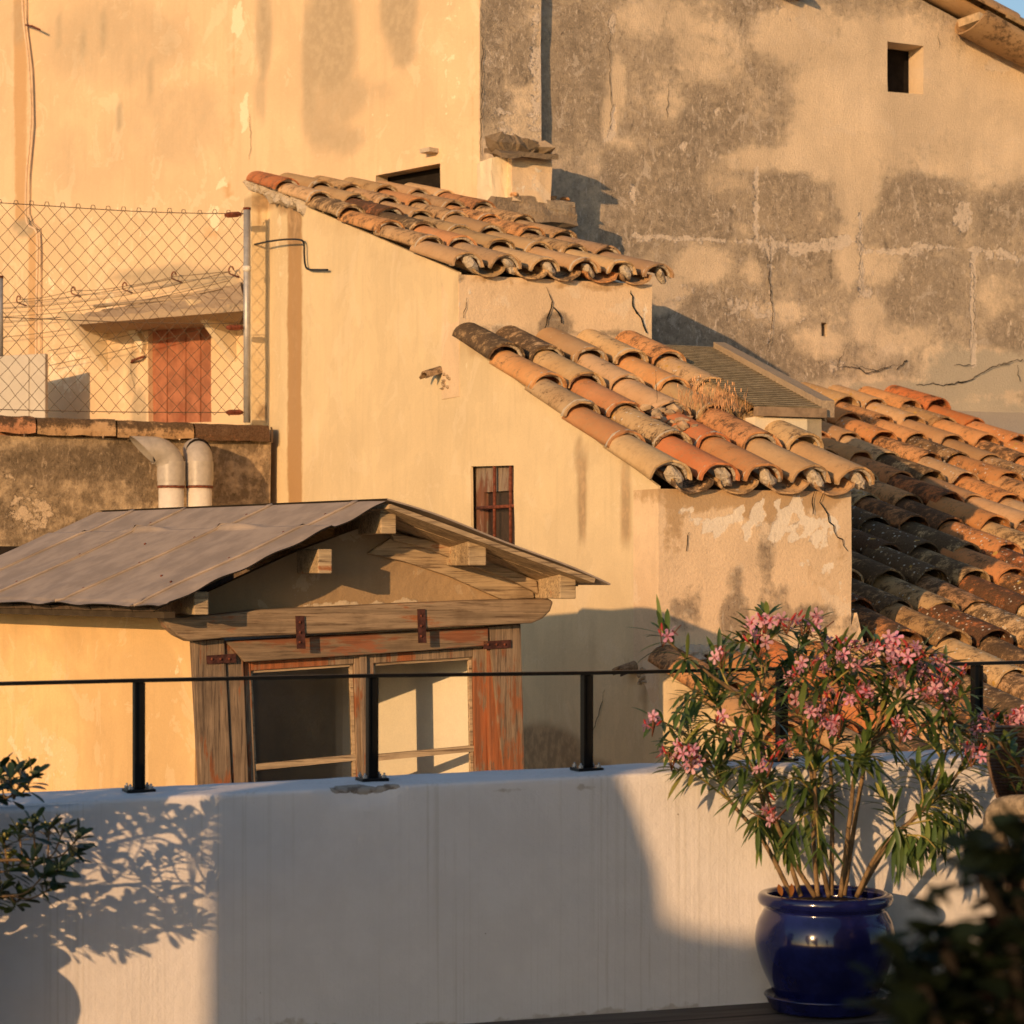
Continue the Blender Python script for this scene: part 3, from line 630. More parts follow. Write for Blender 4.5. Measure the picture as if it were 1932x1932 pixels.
g = rough_slab(A_, B_, B_-n24*.34+UP*.05, A_-n24*.34+UP*.09, .04, nu=14, nv=6, amp=.022, seed=4)
rnd.seed(66)
for k in range(9): g.chunk(PC.on(940+k*10, 272+k*1.2, -.05), .12, .12, .06+.03*(k < 6)); g.build('cap_slab', M_CANOPY, chm)
mb = MB()
for k in range(16):
    p = PC.on(rnd.uniform(955, 1075), rnd.uniform(366, 380), rnd.uniform(-.4, 0)); mb.chunk(p, rnd.uniform(.03, .06), rnd.uniform(.02, .05), .02)
mb.build('tile_fragments', simple("lichen_fragments", (.52, .27, .11), .9, .2, var=.4, scale=8, second=(.6, .55, .45)), chm)

# ------------------------------------------------------------------ stepped house
def s_of(p): return -(p-PS.o).dot(PS.d)
zE1 = PF1.on(1240, 910).z; t1 = PS.on(876, 640); sT1 = s_of(t1); p1 = (t1.z-zE1)/sT1
s2 = s_of(k2); zE2 = PF2.on(865, 508).z; q = PS.on(573, 383); s572 = s_of(q); p2 = (q.z-zE2)/(s572-s2); s470 = s_of(PS.on(474, 330))
def K(s, u=0): return PS.o - PS.d*s + d24*u
# lower neighbour roof plane
v3 = (PR.o-PS.o).dot(-n24)                               # distance from front wall back to the weathered wall
zR = PR.on(1530, 722).z-.10; p3 = .316
def z3(s): return zR - p3*(v3-s)
house = thing('stepped_house', 'ochre house with two stepped tiled roofs and a small barred window', 'house', K(3, .6)+UP*GZ)
side_blobs = [('r', 1098, 935, 16, 120, .85), ('r', 1092, 860, 12, 60, .7), ('r', 1180, 960, 14, 100, .8), ('r', 1182, 890, 12, 60, .7), ('r', 1130, 850, 70, 40, .3), ('r', 1000, 740, 70, 36, .3), ('r', 905, 655, 40, 30, .6), ('g', 890, 690, 16, 60, .3), ('r', 640, 425, 80, 34, .32), ('r', 760, 480, 90, 34, .34), ('g', 600, 480, 20, 120, .25), ('r', 862, 560, 10, 60, .4), ('r', 843, 720, 9, 34, .6), ('r', 870, 660, 16, 40, .4),
  ('r', 1020, 1420, 100, 66, 1.2), ('r', 1100, 1455, 70, 36, 1.0), ('r', 1250, 1200, 22, 60, 1.0), ('r', 1262, 1180, 44, 34, 1.0), ('r', 1216, 1310, 12, 50, .8), ('r', 1400, 1420, 60, 50, .7), ('r', 1060, 1200, 14, 90, .3), ('r', 1120, 1220, 12, 110, .35), ('b', 1180, 1260, 20, 60, .35), ('r', 1300, 1330, 60, 40, .5)]
outl = [(-s572, GZ), (-s572, zE2+p2*(s572-s2)-.02), (-s2, zE2-.02), (-s2, zE1+p1*s2-.02), (0, zE1-.02), (0, z3(0)-.02), (6.2, z3(-6.2)-.02), (6.2, GZ)]
SW = ((887, 880), (970, 878), (972, 1060), (889, 1060))
wall('side_wall', PS, outl, M_YEL, house, holes=[SW], thick=.02, blobs=side_blobs, step=.07, zr=(.2, 99), uvz=True, rough=.007, seed=2.,
     cracks=[(.004, (1140, 1300), (1130, 1350), (1110, 1400)), (.003, (1237, 700), (1239, 760))])
PSb = Pl((PS.o-PS.n*.07).x, (PS.o-PS.n*.07).y, -66)
wall('rear_side_wall', PSb, [(-s470, GZ), (-s470, zE2+p2*(s470-s2)-.02), (-s572, zE2+p2*(s572-s2)-.02), (-s572, GZ)], M_YEL, house, thick=.35, uvz=True, step=.08, zr=(.8, 99),
     blobs=[('b', 556, 400, 556, 980, 19, .95), ('r', 556, 400, 18, 90, .8), ('r', 556, 600, 10, 300, .35), ('g', 528, 600, 10, 360, .35), ('r', 500, 372, 50, 30, .9), ('r', 545, 372, 36, 40, 1.1), ('b', 490, 400, 14, 60, .4), ('b', 515, 560, 8, 120, .25), ('r', 505, 470, 10, 60, .25)])
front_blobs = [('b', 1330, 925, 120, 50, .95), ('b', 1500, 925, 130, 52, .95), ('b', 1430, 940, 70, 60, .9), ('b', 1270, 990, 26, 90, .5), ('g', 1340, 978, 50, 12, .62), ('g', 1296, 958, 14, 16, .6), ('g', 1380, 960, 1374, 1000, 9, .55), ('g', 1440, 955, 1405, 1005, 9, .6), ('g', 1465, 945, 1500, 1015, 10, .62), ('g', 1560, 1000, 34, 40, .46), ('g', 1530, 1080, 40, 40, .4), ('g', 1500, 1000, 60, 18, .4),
  ('g', 1330, 985, 1355, 1010, 11, .8), ('g', 1355, 1010, 1392, 960, 11, .85), ('g', 1392, 960, 1405, 1010, 11, .8), ('g', 1405, 1010, 1435, 950, 12, .85), ('g', 1460, 1010, 1500, 945, 13, .85), ('g', 1500, 945, 1540, 1020, 12, .8), ('g', 1355, 1010, 1395, 965, 8, .6), ('g', 1400, 1000, 1432, 960, 9, .6), ('g', 1432, 960, 1450, 1010, 9, .62), ('g', 1500, 1015, 1560, 1035, 10, .6), ('g', 1560, 1070, 26, 20, .6), ('g', 1585, 1120, 20, 40, .4), ('r', 1385, 1165, 40, 60, .78), ('r', 1392, 1110, 18, 60, .6), ('r', 1295, 1155, 40, 50, .7), ('r', 1310, 1120, 16, 40, .5), ('r', 1445, 1090, 24, 130, .62), ('r', 1540, 1165, 60, 36, .9), ('r', 1470, 1150, 34, 70, .6), ('b', 1545, 1080, 34, 40, .5), ('b', 1590, 1040, 16, 60, .45), ('b', 1540, 960, 30, 30, .5), ('r', 1600, 1180, 30, 30, .7)]
wF1 = PF1.uz(1604, 950)[0]
PF1b = Pl((PF1.o+n24*.014).x, (PF1.o+n24*.014).y, 24); PF2b = Pl((PF2.o+n24*.014).x, (PF2.o+n24*.014).y, 24)
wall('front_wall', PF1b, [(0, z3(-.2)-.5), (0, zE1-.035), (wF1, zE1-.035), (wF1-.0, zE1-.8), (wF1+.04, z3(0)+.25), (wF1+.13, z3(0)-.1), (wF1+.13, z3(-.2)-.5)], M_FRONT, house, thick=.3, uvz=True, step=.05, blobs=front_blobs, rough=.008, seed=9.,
     cracks=[(.005, (1535, 925), (1530, 950), (1534, 970)), (.004, (1560, 920), (1548, 945), (1580, 1010), (1600, 1040)), (.003, (1300, 1000), (1295, 1040))])
wF2 = PF2.uz(1228, 600)[0]
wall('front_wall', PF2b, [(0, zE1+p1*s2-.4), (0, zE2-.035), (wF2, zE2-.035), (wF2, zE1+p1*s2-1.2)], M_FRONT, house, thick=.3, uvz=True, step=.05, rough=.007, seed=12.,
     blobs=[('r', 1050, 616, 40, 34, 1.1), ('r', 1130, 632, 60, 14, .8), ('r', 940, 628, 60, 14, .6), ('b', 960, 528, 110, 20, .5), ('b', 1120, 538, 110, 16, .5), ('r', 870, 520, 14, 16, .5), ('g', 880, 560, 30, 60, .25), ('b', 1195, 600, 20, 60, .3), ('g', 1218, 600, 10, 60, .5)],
     cracks=[(.006, (1034, 545), (1040, 570), (1032, 600), (1028, 620)), (.005, (1040, 575), (1052, 590), (1060, 610)), (.007, (1190, 545), (1196, 580), (1212, 610), (1220, 628)), (.003, (880, 560), (875, 600))])
# closing walls and decks
mb = MB()
def prismuz(mb, pts, u, th):
    P = [K(s_, u)+UP*z_ for s_, z_ in pts]; mb.prism(P, d24*th)
prismuz(mb, [(0.3, GZ), (.3, zE1+p1*.3-.1), (s2, zE1+p1*s2-.1), (s2, GZ)], wF1-.28, .28)
prismuz(mb, [(s2+.3, GZ), (s2+.3, zE2+p2*.3-.1), (s470, zE2+p2*(s470-s2)-.1), (s470, GZ)], wF2-.28, .28)
mb.build('far_side_wall', M_FRONT, house)
mb = MB(); mb.prism([K(4.5, 1.0)+UP*3.93, K(4.5, 2.12)+UP*3.93, K(5.3, 2.6)+UP*3.95, K(6.05, 2.95)+UP*3.95, K(6.05, 1.0)+UP*3.95], (0, 0, -7)); mb.build('unseen_rear_block', M_FRONT, house)  # unseen block added so that its shadow crosses the weathered wall
mb = MB()
def deck(mb, sa, sb, ze, p, s0, u0, u1, th=.05, drop=.045):
    pts = [K(sa, u0)+UP*(ze+p*(sa-s0)-drop), K(sb, u0)+UP*(ze+p*(sb-s0)-drop), K(sb, u1)+UP*(ze+p*(sb-s0)-drop), K(sa, u1)+UP*(ze+p*(sa-s0)-drop)]
    mb.prism(pts, (0, 0, -th))
deck(mb, .02, s2+.05, zE1, p1, 0, .36, wF1-.3, drop=.10); deck(mb, s2+.02, s470, zE2, p2, s2, .36, wF2-.3, drop=.10)
mb.build('roof_deck', M_MORTAR, house)
# lower roof, 5 covers x 5 courses
D1 = (n24 + Vector((0, 0, -p1))); tot = sT1+.05+.07; L1 = math.hypot(1, p1)
O1 = K(-.07, .05)+UP*(zE1-p1*.07) - D1*tot
tile_roof(house, O1, d24, D1, 5, 5, (wF1-.06)/4.05, tot*L1/5.12, PAL_TAN, grime=.22, lichen=.30, seed=21, r=.122, gfun=lambda i, j: (.25 if (i in (0, 1) and j in (0,)) else 0)+(.25 if (i == 1 and j == 2) else 0), over=1.12)
D2 = (n24 + Vector((0, 0, -p2))); tot2 = s470-s2+.02+.07; L2 = math.hypot(1, p2)
O2 = K(s2-.07, .05)+UP*(zE2-p2*.07) - D2*tot2
tile_roof(house, O2, d24, D2, 6, 6, (wF2-.04)/5.05, tot2*L2/6.12, PAL_TAN, grime=.20, lichen=.12, seed=34, r=.108, gfun=lambda i, j: (.3 if (i in (0, 1) and j in (2, 3)) else 0)-(.2 if j > 4 else 0), over=1.12)
mb = rough_block(PSb, 474, 338, 585, 384, .3, .02, seed=44); mb = MB()
for k in range(26):
    t = k/25; p = PSb.on(476+105*t, 340+42*t, .04); mb.chunk(p+UP*rnd.uniform(-.06, .0), .08, .07, rnd.uniform(.04, .08))
mb.build('verge_mortar', M_MORTAR, house)
# rubble patch of broken tile and mortar on the lower roof
mb = MB(); rnd.seed(5)
N1 = d24.cross(D1.normalized()); N1 = N1 if N1.z > 0 else -N1
for k in range(24):
    u = rnd.uniform(.33, .62); t = rnd.uniform(.55, .74); p = O1+d24*u+D1*(tot*t)+N1*rnd.uniform(.05, .11)
    mb.chunk(p, rnd.uniform(.025, .06), rnd.uniform(.02, .05), rnd.uniform(.014, .032))
mb.build('broken_tile_rubble', simple("rubble", (.46, .33, .2), .95, .1, var=.35, scale=9, second=(.5, .2, .09)), house)
# side window: deep reveal, old frame, rusty bars
win = MB(); 
q = [PS.uz(*p) for p in SW]; u0, u1 = q[0][0], q[1][0]; zt = q[0][1]; zb = PS.uz(889, 1060)[1]
fr = MB(); o_ = -.05
fr.box(PS.p(u0-.02, zb, o_), PS.d*.13, -PS.n*.06, UP*(zt-zb)); fr.box(PS.p(u1-.03, zb, o_), PS.d*.05, -PS.n*.06, UP*(zt-zb)); fr.box(PS.p(u0+.11, zt-.17, o_), PS.d*(u1-u0-.14), -PS.n*.06, UP*.16)
fo = fr.build('window', wood("window_wood", R(-66), True, (.30, .23, .165), (.22, .075, .035), .30), house)
gm = MB(); gm.quad(PS.p(u0+.1, zb, o_-.03), PS.p(u1, zb, o_-.03), PS.p(u1, zt-.1, o_-.03), PS.p(u0+.1, zt-.1, o_-.03)); gm.build('pane', simple("dark_old_glass", (.035, .022, .018), .25, .5), fo)
bb = MB()
ub = [u0+(u1-u0)*t for t in (.50, .86)]
for u in ub: bb.tube([PS.p(u, zb, -.02), PS.p(u, zt, -.02)], .012, 6)
bb.tube([PS.p(u0+.08, (zt*.56+zb*.44), -.015), PS.p(u1, (zt*.56+zb*.44), -.015)], .012, 6)
bb.build('iron_bars', M_RUST, fo)
mb = MB(); mb.box(PS.p(u0-.3, zb-.2, -.37), PS.d*(u1-u0+.6), -PS.n*.05, UP*(zt-zb+.5)); mb.build('dark_room', M_DARK, house)
PRt = Pl((PFW.o-PFW.n*.30).x, (PFW.o-PFW.n*.30).y, 24)
wall('return_wall', PRt, [(475, 900), (475, 362), (523, 366), (523, 900)], M_YEL, house, thick=.2, step=.07, zr=(.8, 99), blobs=[('r', 500, 380, 40, 22, .9), ('b', 490, 410, 10, 40, .5), ('b', 515, 560, 5, 120, .3), ('r', 500, 780, 20, 24, .9), ('b', 482, 700, 5, 100, .3)])
# two little vent hoods made of a half tile
for (hx, hy, sz) in ((842, 690, 1.0), (1211, 1246, .95)):
    g = MB(); g.cc = (.35, .24, .14, 1); g.cw = (.6, 0, 0, 1)
    barrel(g, PS.on(hx, hy+10, -.05), PS.d, (PS.n-UP*.35).normalized(), UP, .17*sz, .055*sz, .062*sz, 0, 0, True, sd=hx); vo = g.build('vent_hood', TILE, house, fix=False)
    g = MB()
    for k in range(10): g.chunk(PS.on(hx+rnd.uniform(-7, 7), hy+16+k*3.0, .0), .024, .018, rnd.uniform(.010, .018))
    g.build('vent_hole_rubble', M_CANOPY, vo)

# dry grass growing between the tiles
M_DRY = simple("dry_grass", (.62, .34, .16), .8, .2, var=.3)
for nm, (gx, gy), cnt, lab in (('dry_grass_tuft', (1365, 772), 80, 'larger tuft of dry orange grass growing on the lower roof by the skylight'), ('dry_grass_tuft', (1312, 770), 45, 'smaller tuft of dry grass rooted between two tile rows, left of the larger tuft')):
    rnd.seed(gx); mb = MB(); base = PF1.on(gx, gy, -1.0); 
    for k in range(cnt):
        b = base + d24*rnd.gauss(0, .10 if cnt > 80 else .07) + (D1*-1)*rnd.uniform(-.12, .12) + N1*.02
        h = rnd.uniform(.05, .15); lean = Vector((rnd.gauss(0, .03), rnd.gauss(0, .03), 0)); wv = d24*.0026
        m = b+lean*.4+UP*h*.6; t = b+lean+UP*h
        mb.add([b-wv, b+wv, m+wv*.8, m-wv*.8, t], [(0, 1, 2, 3), (3, 2, 4)])
        if k % 2: mb.cbox(t, .0025, .0025, .010, 0)
    tag(mb.build(nm, M_DRY), lab, 'grass tuft', 'dry grass tufts on the tiled roof')

# skylight lean-to beside the lower roof
sky_l = thing('skylight', 'lean-to skylight of dusty wired glass between the lower roof and the weathered wall', 'skylight', K(1.5, 1.6)+UP*(z3(1.5)))
PFa = Pl(K(.75).x, K(.75).y, 24); PFb = Pl(K(2.9).x, K(2.9).y, 24)
BR = PFa.on(1550, 768); BL = PFa.on(1425, 768); TR = PFb.on(1346, 656); TL = PFb.on(1215, 653); BL.z = BR.z; TL.z = TR.z
mb = MB(); mb.prism([BL, BR, TR, TL], (0, 0, -.012)); mb.build('glass_panel', M_GLASS2, sky_l)
mb = MB()
for k in range(34):
    t = k/33; mb.tube([BL.lerp(TL, t)+UP*.004, BR.lerp(TR, t)+UP*.002], .0032, 4, smooth=False)
mb.build('ribbing', simple("skylight_ribs", (.30, .245, .155), .6, .3), sky_l)
mb = MB(); e = (TR-BR).normalized(); mb.box(BR+UP*-.06-d24*.0, d24*.09, (TR-BR), UP*.1); mb.build('side_coping', M_CANOPY, sky_l)
mb = MB(); mb.box(BL+n24*.03-UP*.065, (BR-BL)+d24*.02, -n24*.05, UP*.055); mb.build('front_rail', simple("rail_wood", (.30, .21, .13), .8, .2), sky_l)
mb = MB(); mb.prism([BL-UP*.07, BR-UP*.07+d24*.0, BR-UP*1.6, BL-UP*1.6], -n24*.12)
mb.prism([BR-UP*.07, TR-UP*.07, TR-UP*1.6, BR-UP*1.8], -d24*.1); mb.build('wall', M_TALL, sky_l)

# ------------------------------------------------------------------ low neighbour house with the large tiled roof
low = thing('low_tiled_house', 'low house under a large roof of dark lichened roman tiles at the right', 'house', K(-2, 4)+UP*GZ)
D3 = n24 + Vector((0, 0, -p3)); L3 = math.hypot(1, p3)
O3 = K(v3, .06)+UP*(zR)
rows3 = 18; ex3 = .60
nc = int((wF1+.02)/.31)+1
tile_roof(low, O3+d24*(.31*nc), d24, D3, 19-nc, rows3, .31, ex3, PAL_MIX, grime=.38, lichen=.45, eave_mortar=True, collars=False, r=.126, seed=77, jit=1.7, over=1.13, gfun=lambda i, j: (-.22 if j == 0 else (.60 if i < 5 and j < 8 else (.22 if i < 7 else 0))), nl=3)  # left columns coloured darker for the stepped house's shadow, on top of lichen
tile_roof(low, K(.0, .06)+UP*(z3(0)), d24, D3, nc, 8, .31, ex3*1.04, PAL_MIX, grime=.40, lichen=.35, eave_mortar=True, collars=False, r=.126, seed=79, jit=1.7, over=1.13, nl=3)
mb = MB(); lenh = rows3*ex3/L3
a, b = K(v3, wF1+.05)+UP*(zR-.10), K(v3, 7.5)+UP*(zR-.10)
mb.prism([a, b, b+D3*lenh, a+D3*lenh], (0, 0, -.08))
a2 = K(-.1, .36)+UP*(z3(-.1)-.10); b2 = K(-.1, wF1+.04)+UP*(z3(-.1)-.10); mb.prism([a2, b2, b2+D3*(lenh-v3-.1), a2+D3*(lenh-v3-.1)], (0, 0, -.08)); mb.build('roof_deck', M_MORTAR, low)
mb = MB(); mb.box(K(v3-lenh+.3, .4)+UP*GZ, d24*7, -n24*.3, UP*(z3(v3-lenh+.3)-GZ-.2)); mb.box(K(v3, 7.2)+UP*GZ, d24*.3, n24*(lenh-.3), UP*(z3(v3-lenh+.3)-GZ-.2)); mb.build('wall', M_YEL, low)
mb = MB(); rnd.seed(3)
for k in range(34):
    u = rnd.uniform(.05, wF1+.25); p = K(-.03-rnd.uniform(0, .05), u)+UP*(z3(0)+rnd.uniform(-.02, .05)); mb.chunk(p, rnd.uniform(.04, .09), rnd.uniform(.04, .07), rnd.uniform(.03, .055))
mb.build('mortar_fillet', M_MORTAR, low)

# ------------------------------------------------------------------ fence wall, coping, upper terrace floor
fw = thing('fence_wall', 'low mouldy brown garden wall with clay coping below the wire fence', 'wall', PFW.p(-1, GZ))
uL = PFW.uz(-90, 800)[0]; uR = -.0
zc1 = PFW.uz(511, 803)[1]; zc0 = PFW.uz(-90, 780)[1]
wall('wall', PFW, [(uL, GZ), (uL, zc0-.16), (uR, zc1-.13), (uR, GZ)], M_MOULD, fw, thick=.3, uvz=True, step=.07, zr=(.6, 99), rough=.02, base=.62, blobs=[('g', 60, 960, 60, 60, .5), ('g', 20, 900, 14, 40, .5), ('r', 250, 860, 60, 40, .75), ('r', 480, 815, 34, 34, .95), ('r', 100, 870, 120, 30, .6)])
rnd.seed(9)
k = 0; uu = uL
while uu < uR-.02:
    ln = min(.62, uR-uu); zz = zc0+(zc1-zc0)*((uu-uL)/(uR-uL))
    mb = MB(); nseg = 14
    def cp(i, j, uu=uu, ln=ln, zz=zz):
        prof = [(.07, -.14), (.08, -.10), (.075, -.045), (.05, -.012), (-.12, .0), (-.33, -.02), (-.34, -.14)][j]
        p = PFW.p(uu+.006+(ln-.012)*i/nseg, zz+prof[1], prof[0]); r_ = .012*nz(p, 9, 3); return p+PFW.n*r_+UP*r_
    mb.grid(cp, nseg, 6, smooth=False)
    mb.cc = (.5, .33, .18, 1); mb.col = [(.52, .33, .17, 1) if k % 3 else (.55, .26, .13, 1)]*len(mb.v); mb.wear = [((.85 if (v.z-zz) > -.05 else .35)+(.5 if uu > -.7 else 0), .1, 0, 1) for v in mb.v]
    mb.build('coping_tile', TILE, fw); uu += .62; k += 1
mb = MB(); a, b = PFW.p(uL, zc0-.35, -.31), PFW.p(0, zc0-.35, -.31); mb.prism([a, b, PW.p(.5, zc0-.35, -.1), PW.on(-90, 800, -.1)*1.0], (0, 0, -.15))
up = mb.build('upper_terrace', M_CANOPY); tag(up, kind='structure')

# ------------------------------------------------------------------ chain link fence
fen = thing('chain_link_fence', 'rusty chain-link fence with a galvanised post on the mouldy garden wall', 'fence', PFW.p(-1.5, zc0, -.13))
PN = Pl((PFW.o-PFW.n*.12).x, (PFW.o-PFW.n*.12).y, 24)
TLc, TRc, BRc, BLc = PN.uz(-60, 383), PN.uz(460, 402), PN.uz(462, 784), PN.uz(-60, 777)
mb = MB(); cw = .115; ch = .128
u0, u1 = TLc[0], TRc[0]
def ztop(u): return TLc[1]+(TRc[1]-TLc[1])*(u-u0)/(u1-u0)+.012*math.sin(u*2.1)
def zbot(u): return BLc[1]+(BRc[1]-BLc[1])*(u-u0)/(u1-u0)
nst = int((u1-u0)/cw)*2
hh = ztop((u0+u1)/2)-zbot((u0+u1)/2); nr = max(1, round(hh/ch))*2
rnd.seed(2)
P_ = {}
for i in range(nst+1):
    for j in range(nr+1):
        if (i+j) % 2: continue
        u = u0+(u1-u0)*i/nst; zt_, zb_ = ztop(u), zbot(u)
        P_[(i, j)] = PN.p(u+rnd.uniform(-.005, .005), zb_+(zt_-zb_)*j/nr+rnd.uniform(-.005, .005), .006*math.sin(i*1.1+j)+.02*math.sin(u*1.3))
for (i, j), p in P_.items():
    for dj in (1, -1):
        q_ = P_.get((i+1, j+dj))
        if q_ is not None: mb.tube([p, q_], .0022, 4, cap=False)
for i in range(0, nst+1, 2):                             # twisted knuckles at the top edge
    p = P_.get((i, nr)) or P_.get((i, nr-1))
    if p: mb.tube([p-PN.d*.018-UP*.004, p-PN.d*.01+UP*.026, p+PN.d*.012+UP*.026, p+PN.d*.02-UP*.004], .003, 4, cap=False)
mb.build('wire_mesh', M_WIRE, fen)
mb = MB()
for f_ in (0.0, .545, .985):
    pts = [PN.p(u0+(u1-u0)*t/20, (ztop(u0+(u1-u0)*t/20)*(1-f_)+zbot(u0+(u1-u0)*t/20)*f_)-.01*math.sin(math.pi*t/20)-(.0), .012) for t in range(21)]; mb.tube(pts, .0035, 5)
mb.build('tension_wire', M_WIRE, fen)
def post(x, y0, y1, name='post'):
    mb = MB(); a, b = PN.on(x, y0, .02), PN.on(x, y1, .02); mb.tube([b, a], .028, 14); po = mb.build(name, M_GALV, fen)
    mb = MB(); mb.tube([a-UP*.004, a+UP*.014], .031, 12); mb.build('post_cap', M_RUST, po); return po
pR = post(466, 395, 797); pL = post(-1, 524, 672)
mb = MB(); c_ = PN.on(466, 507, .02); mb.tube([c_-UP*.02, c_+UP*.02], .034, 12); mb.build('plastic_tie', simple("white_tie", (.72, .68, .6), .5, .4), pR)
for tx, ty in ((439, 406), (442, 778), (442, 618)):
    mb = MB(); a = PN.on(tx-15, ty, .03); b = PN.on(tx+16, ty-(2 if ty < 500 else 0), .03); mb.tube([a, a.lerp(b, .2), a.lerp(b, .8), b], [.012, .024, .024, .012], 6, smooth=False); mb.build('wire_tensioner', M_RUST, fen)
# old wires strung from hooks behind the fence
PWo = Pl((PW.o+PW.n*.10).x, (PW.o+PW.n*.10).y, -46)
hk = [(35, 565), (138, 548), (235, 540), (328, 520), (436, 510)]
ws = thing('strung_wires', 'loose old wires strung between curled iron hooks behind the fence', 'wires', PWo.on(230, 540))
for hx, hy in hk:
    mb = MB(); c_ = PWo.on(hx, hy); pts = [c_ + PWo.d*(.035*math.cos(a)) + UP*(.035*math.sin(a)) for a in [x*.55 for x in range(9)]]
    mb.tube(pts+[pts[-1]-PWo.n*.1-UP*.02], .007, 5); mb.build('hook', M_RUST, ws)
mb = MB()
for a, b, sag in [((35, 565), (138, 548), 4), ((138, 548), (235, 540), 3), ((235, 540), (328, 522), 2), ((328, 522), (436, 512), 0), ((-30, 585), (436, 512), 14), ((-30, 600), (430, 530), 14), ((-30, 612), (420, 545), 10), ((-30, 575), (330, 525), 8), ((-30, 640), (400, 560), 12), ((90, 690), (400, 615), 4), ((90, 662), (440, 575), 8)]:
    pts = []
    for k in range(13):
        t = k/12; pts.append(PWo.on(a[0]+(b[0]-a[0])*t, a[1]+(b[1]-a[1])*t+sag*math.sin(math.pi*t), .02))
    mb.tube(pts, .0032, 4)
mb.build('wires', M_WIRE, ws)

# grey cabinet on the upper terrace
yb = PW.on(85, 700).y-1.15; PB = Pl((85-CX)/F*yb, yb, -25)
bx = thing('utility_cabinet', 'pale grey metal cabinet behind the wire fence at the left edge', 'cabinet', PB.p(-.3, PB.on(0, 790).z))
g = pbox(PB, -45, 673, 85, 800, .05); g.build('body', M_BOX, bx, bevel=.008)
g = pbox(Pl((PB.o+PB.n*.012).x, (PB.o+PB.n*.012).y, -25), -40, 678, 54, 796, .012); g.build('door', M_BOX, bx, bevel=.004)

# black bent pipe bracket on the side wall
cable('bent_black_pipe', [(478, 462), (505, 456), (535, 452), (563, 452), (573, 458), (574, 480), (576, 500), (582, 508), (600, 509), (618, 509)], .008, M_BLACK, 'thin bent black pipe running from the fence post along the ochre side wall', 'pipe', PS, .035)

# ------------------------------------------------------------------ two vent pipes
PV = Pl((PFW.o+PFW.n*.38).x, (PFW.o+PFW.n*.38).y, 24)
def vent(cx, label, dirv, arm):
    t = thing('vent_pipe', label, 'vent pipe', PV.on(cx, 1000), 'vent pipes in front of the garden wall')
    r_ = .100; c_ = PV.on(cx, 920); top = PV.on(cx, 885)
    mb = MB(); mb.tube([c_-UP*.9, c_], r_*.97, 20); mb.build('white_pipe', M_PLASTICW, t)
    mb = MB(); mb.tube([c_-UP*.004, c_+UP*.016], r_*1.05, 20); mb.build('rusty_clamp', M_RUST, t)
    mb = MB(); pts = [c_+UP*.01, top]; dv = dirv.normalized(); rad = .14
    for k in range(1, 8):
        a = math.pi/2*k/7; pts.append(top+UP*(rad*math.sin(a))+dv*(rad*(1-math.cos(a))))
    end = pts[-1]; pts.append(end+dv*arm)
    n0 = len(pts); mb.tube(pts, [r_*1.05]*n0, 20, cap=False)
    # cut the mouth on the slant: lower edge shorter
    seg = 20
    for v in mb.v[-seg:]:
        h = (v-pts[-1]).dot(UP)/r_; v += dv*(h*.10-.02)
    mb.tube([c_+UP*.05, c_+UP*.20], r_*1.09, 20, cap=False)
    mb.build('elbow', M_PLASTICG, t)
    mb = MB(); ee = pts[-1]-dv*.13; mb.tube([ee, ee+dv*.01], r_*.98, 16); mb.build('dark_inside', M_DARK, t)
vent(323, 'grey elbowed vent pipe turned left on a white pipe, left of the pair', -PV.d, .10)
vent(376, 'grey elbowed vent pipe turned away on a white pipe, right of the pair', (-PV.n+PV.d*.15), .02)

# ------------------------------------------------------------------ dormer with timber window
dor = thing('dormer', 'weathered timber dormer with a grey sheet roof and a double casement window', 'dormer', PD.on(670, 1480, -.5)*1.0)
BK = Vector((-math.sin(R(38)), math.cos(R(38)), 0))     # into the dormer
def D_(x, y, off=0.0): return PD.on(x, y, off)
# walls: left side (lit), right side, back, floor
fl, frr = D_(372, 1200), D_(976, 1200)
zs = D_(0, 0).z
bl = PD.uz(364, 1165); br_ = PD.uz(977, 1135)
PL = Pl(fl.x, fl.y, 38-90); PL.d = -BK; PL.n = -Vector((math.cos(R(38)), math.sin(R(38)), 0))     # side plane: d toward viewer
wall('side_wall', PL, [(-2.7, GZ), (-2.7, 1.49), (-.02, 1.46), (-.02, GZ)], M_DORM, dor, thick=.10, uvz=True, step=.06, zr=(.2, 99), rough=.01, seed=4.,
     blobs=[('g', 60, 1430, 110, 70, .4), ('r', 100, 1250, 80, 70, .3), ('r', 230, 1210, 60, 40, .3), ('g', 330, 1260, 30, 40, .42), ('r', 20, 1420, 40, 30, .4), ('b', 150, 1180, 300, 14, .2), ('r', 290, 1400, 4, 5, .9)])
mb = MB(); 
mb.box(frr+Vector((0, 0, -frr.z+GZ))+BK*.02, PD.d*-.08, BK*2.6, UP*(1.50-GZ)); mb.build('inner_wall', M_INT, dor); mb = MB(); _d = Vector((-math.sin(R(57)), math.cos(R(57)), 0)); mb.box(frr+Vector((0, 0, -frr.z+.1))+BK*.05-PD.d*.09, _d*.92, BK*.06, UP*1.42); mb.build('sun_catch_panel', M_INT, dor); mb = MB(); mb.box(fl+Vector((0, 0, -fl.z+GZ))+BK*2.62, PD.d*((frr-fl).dot(PD.d)), BK*.1, UP*(1.75-GZ)); mb.build('rear_wall', simple('unlit_rear_boards', (.03, .022, .016), .9, .1), dor)  # panel added to catch sun behind right pane; rear wall darkened for unlit interior
mb = MB(); mb.box(fl+Vector((0, 0, -fl.z-.2))+BK*.1, PD.d*((frr-fl).dot(PD.d)), BK*2.5, UP*.1); mb.build('inner_floor', M_DARK, dor)
